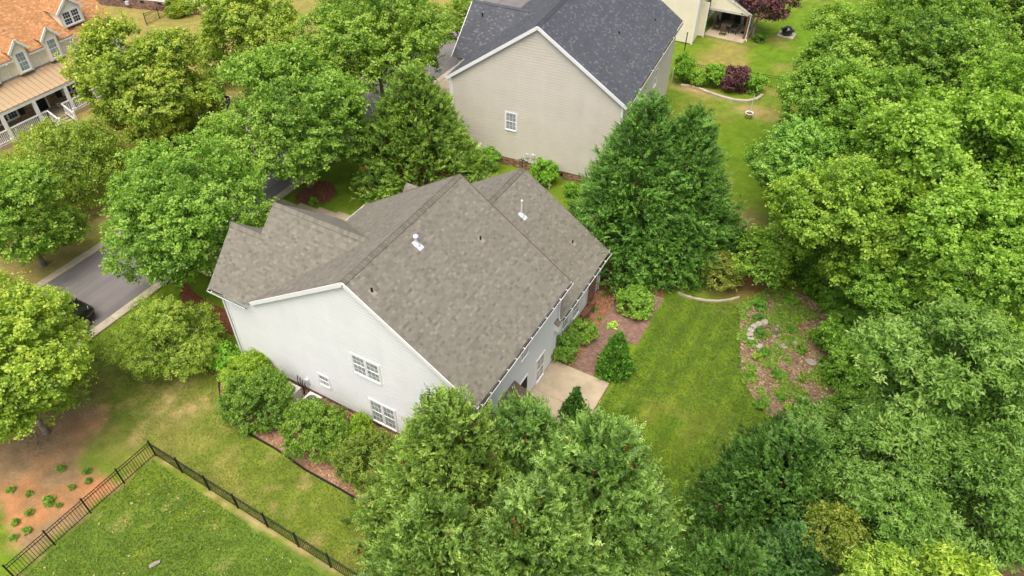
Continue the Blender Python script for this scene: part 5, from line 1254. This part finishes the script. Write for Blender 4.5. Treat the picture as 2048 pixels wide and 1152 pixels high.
# ------------------------------------------------------------------ car
def car(loc, rz, label, parent=None):
    e = empty("parked_car", loc, rz, label, "car")
    # lower body: lofted sections along y (length), front at +y
    def loft(secs, name, mat):
        vs = []; fs = []; n = len(secs[0][1])
        for y, pr_ in secs:
            vs += [(p[0], y, p[1]) for p in pr_]
        for i in range(len(secs)-1):
            for k in range(n): fs.append((i*n+k, i*n+(k+1) % n, (i+1)*n+(k+1) % n, (i+1)*n+k))
        fs += [tuple(range(n-1,-1,-1)), tuple(range((len(secs)-1)*n, len(secs)*n))]
        return MB().add(vs, fs).build(name, mat, e, smooth=False)
    def body(w, zb, zt): return [(-w*.92,zb),(-w,zb+.12),(-w,zb+.4),(-w*.97,zt-.12),(-w*.86,zt),(0,zt+.03),(w*.86,zt),(w*.97,zt-.12),(w,zb+.4),(w,zb+.12),(w*.92,zb),(0,zb)]
    loft([(-2.3,body(.74,.4,.9)),(-2.22,body(.86,.3,1.0)),(-1.6,body(.92,.27,1.05)),(0,body(.93,.26,1.03)),(.9,body(.93,.26,1.02)),(1.75,body(.9,.28,.96)),(2.15,body(.84,.32,.86)),(2.3,body(.7,.42,.74))], "body", MAT["carpaint"])
    def cab(w, zt): return [(-w-.12,1.0),(-w,zt-.08),(-w*.86,zt),(0,zt+.035),(w*.86,zt),(w,zt-.08),(w+.12,1.0)]
    loft([(-2.1,cab(.62,1.12)),(-1.85,cab(.66,1.55)),(-.8,cab(.68,1.66)),(.1,cab(.67,1.64)),(.45,cab(.64,1.5)),(1.15,cab(.66,1.04))], "cabin", MAT["carpaint"])
    MB().add([(-.6,.5,1.505),(.6,.5,1.505),(.72,1.12,1.09),(-.72,1.12,1.09)], [(0,1,2,3)]).build("windscreen", MAT["glass"], e, (0,.02,.02))
    for s_ in (-1, 1):
        MB().add([(s_*.775,-1.7,1.08),(s_*.775,.75,1.08),(s_*.69,.2,1.52),(s_*.69,-1.5,1.55)], [(0,1,2,3) if s_ > 0 else (3,2,1,0)]).build("side_window", MAT["glass_dark"], e, (s_*.02,0,0))
        MB().box((s_*.98-.1,.62,1.0),(s_*.98+.1,.76,1.14)).build("mirror", MAT["carpaint"], e)
        MB().add([(s_*.45,2.24,.72),(s_*.74,2.12,.74),(s_*.78,1.9,.88),(s_*.5,2.05,.88)], [(0,1,2,3) if s_ > 0 else (3,2,1,0)]).build("headlight", MAT["lamp"], e, (0,.05,.03))
        MB().box((s_*.7-.1,-2.28,.7),(s_*.7+.1,-2.2,.92)).build("tail_light", MAT["lamp"], e)
        MB().beam((s_*.6,-1.5,1.7),(s_*.6,.0,1.69), .03, .04).build("roof_rail", MAT["chrome"], e)
        for y_ in (-1.4, 1.42):
            wh = MB().tube([(s_*.74,y_,.34),(s_*.95,y_,.34)], .34, 18).build("wheel", MAT["black_rubber"], e)
            MB().tube([(s_*.94,y_,.34),(s_*.965,y_,.34)], .21, 12).build("rim", MAT["chrome"], wh)
    MB().box((-.5,2.27,.45),(.5,2.32,.66)).build("grille", MAT["dark"], e)
    return e
car((-10.6,-4.1,.03), 0, "black car parked on the street half under the maple")
car((-23.2,19.1,.06), 1.5708, "dark car on the driveway across the street behind the trees")

# ------------------------------------------------------------------ far garden: patio set, barbecue, poles, pot
tb = empty("patio_table", (9.9,56.2,.1), label="brown patio table on the covered far patio", cat="table")
MB().box((-.5,-.8,.7),(.5,.8,.74)).build("top", MAT["brown_cloth"], tb)
for x_ in (-.42,.42):
    for y_ in (-.7,.7): MB().box((x_-.03,y_-.03,0),(x_+.03,y_+.03,.7)).build("leg", MAT["iron"], tb)
def chair(x, y, rz, label):
    e = empty("patio_chair", (x, y, .1), rz, label, "chair", "patio chairs round the far table")
    MB().box((-.25,-.25,.4),(.25,.25,.46)).build("seat", MAT["brown_cloth"], e)
    MB().prism([(-.25,.22,.46),(.25,.22,.46),(.25,.36,1.05),(-.25,.36,1.05)], (0,.04,0)).build("backrest", MAT["brown_cloth"], e)
    for a in (-.25,.25):
        MB().box((a-.02,-.25,.62),(a+.02,.26,.65)).build("armrest", MAT["iron"], e)
        for b__ in (-.23,.23): MB().box((a-.02,b__-.02,0),(a+.02,b__+.02,.62)).build("leg", MAT["iron"], e)
chair(9.0,55.7,1.57,"brown patio chair at the left near side of the far table"); chair(9.0,56.7,1.57,"brown patio chair at the left far side of the far table")
chair(10.8,55.7,-1.57,"brown patio chair at the right near side of the far table"); chair(10.8,56.7,-1.57,"brown patio chair at the right far side of the far table")
chair(9.9,54.9,3.14,"brown patio chair at the near end of the far table"); chair(9.9,57.5,0,"brown patio chair at the far end of the far table")
um = empty("folded_parasol", (11.6,56.4,.1), label="folded dark green parasol at the right of the far patio", cat="parasol")
MB().lathe([(.3,0),(.3,.06),(.05,.08)], (0,0,0), 12).build("base", MAT["iron"], um); MB().tube([(0,0,.05),(0,0,2.3)], .025, 6).build("pole", MAT["iron"], um)
MB().lathe([(.08,.7),(.24,.8),(.27,1.3),(.2,1.8),(.05,2.25),(0,2.3)], (0,0,0), 10).build("canopy", MAT["green_cloth"], um, smooth=True)
gr = empty("barbecue", (15.4,58.3,0), label="black covered barbecue on a square slab on the far lawn", cat="barbecue")
MB().box((-.8,-.7,0),(.8,.7,.07)).build("slab", MAT["stone"], gr)
MB().lathe([(.45,.08),(.55,.4),(.5,.65),(.3,.85),(0,.92)], (0,0,0), 14).build("cover", MAT["carpaint"], gr, smooth=True)
for x_ in (-.5,.5): MB().box((x_-.18,-.2,.55),(x_+.18,.2,.6)).build("side_shelf", MAT["iron"], gr)
pt = empty("pot_with_pole", (16.6,40.2,0), label="white pot holding an upright pale pole on the far lawn", cat="pot")
MB().lathe([(.2,0),(.3,.42),(.34,.44),(.34,.5),(.28,.5),(.26,.42)], (0,0,0), 14).build("pot", MAT["terracotta"], pt, smooth=True)
MB().lathe([(.27,.43),(.1,.45),(0,.45)], (0,0,0), 12).build("soil", MAT["soil_dark"], pt)
MB().tube([(0,0,.4),(.03,.02,2.1)], .03, 6).build("pole", MAT["vent_white"], pt)
tag(MB().tube([(7.9,49.2,0),(7.9,49.2,1.9)], .05, 8).lathe([(.05,1.9),(.08,1.93),(.08,1.97),(0,2.02)], (7.9,49.2,0), 8).build("dark_post", MAT["iron"]), "dark post standing near the cream house wall", "post")
tag(MB().tube([(8.9,43.0,0),(8.92,43.0,1.3)], .04, 8).lathe([(.04,1.3),(.06,1.31),(0,1.36)], (8.92,43,0), 8).build("white_post", MAT["vent_white"]), "short white post by the beige rear corner", "post")
fb = empty("far_border", (13.5,43.0,0), label="curved tan block border in front of the far shrubs", cat="edging")
fv = [(9.9,42.6),(10.7,42.9),(11.6,42.8),(12.6,42.55),(13.7,42.4),(14.8,42.4),(15.8,42.8),(16.4,43.6),(16.6,44.6)]
for (x0, y0), (x1, y1) in zip(fv[:-1], fv[1:]):
    MB().beam((x0-13.5,y0-43,.09),(x1-13.5-.01,y1-43,.09), .26, .2).build("border_block", MAT["kerb"], fb)
tag(MB().lathe([(.0,0),(.06,.0),(.05,.25),(.08,.3),(.05,.4),(.03,.5),(0,.52)], (0,0,0), 10).box((-.15,-.03,.26),(.15,.03,.32)).build("gas_meter", MAT["galvanised"], None, (6.9,22.9,0)), "grey gas meter at the foot of the beige wall", "meter")
# litter of the fenced lawn and branches by the maple
tb_ = MB(); rr = random.Random(9)
for i in range(16):
    a = rr.random()*6.28; l_ = rr.uniform(.4,1.1); x_, y_ = rr.uniform(-.5,.5), rr.uniform(-.4,.4)
    tb_.tube([(x_,y_,.03),(x_+math.cos(a)*l_*.5,y_+math.sin(a)*l_*.5,.07+.1*rr.random()),(x_+math.cos(a)*l_,y_+math.sin(a)*l_,.04)], [.02,.014,.006], 5)
tag(tb_.build("brushwood", MAT["wood_grey"], None, (-5.0,-9.2,0)), "small heap of pale cut branches at the maple's foot", "branches")
tag(MB().prism([(-.08,-.2,0),(.06,-.22,0),(.1,.0,0),(.08,.22,0),(-.02,.26,0),(-.09,.05,0)], (0,0,.05)).prism([(-.06,-.17,.05),(.03,-.18,.05),(.06,.0,.05),(.05,.18,.05),(-.05,.04,.05)], (0,0,.03)).build("garden_shoe", MAT["slate"], None, (4.9,-10.6,.03), -.4), "small grey and white object lying on the fenced lawn", "toy")
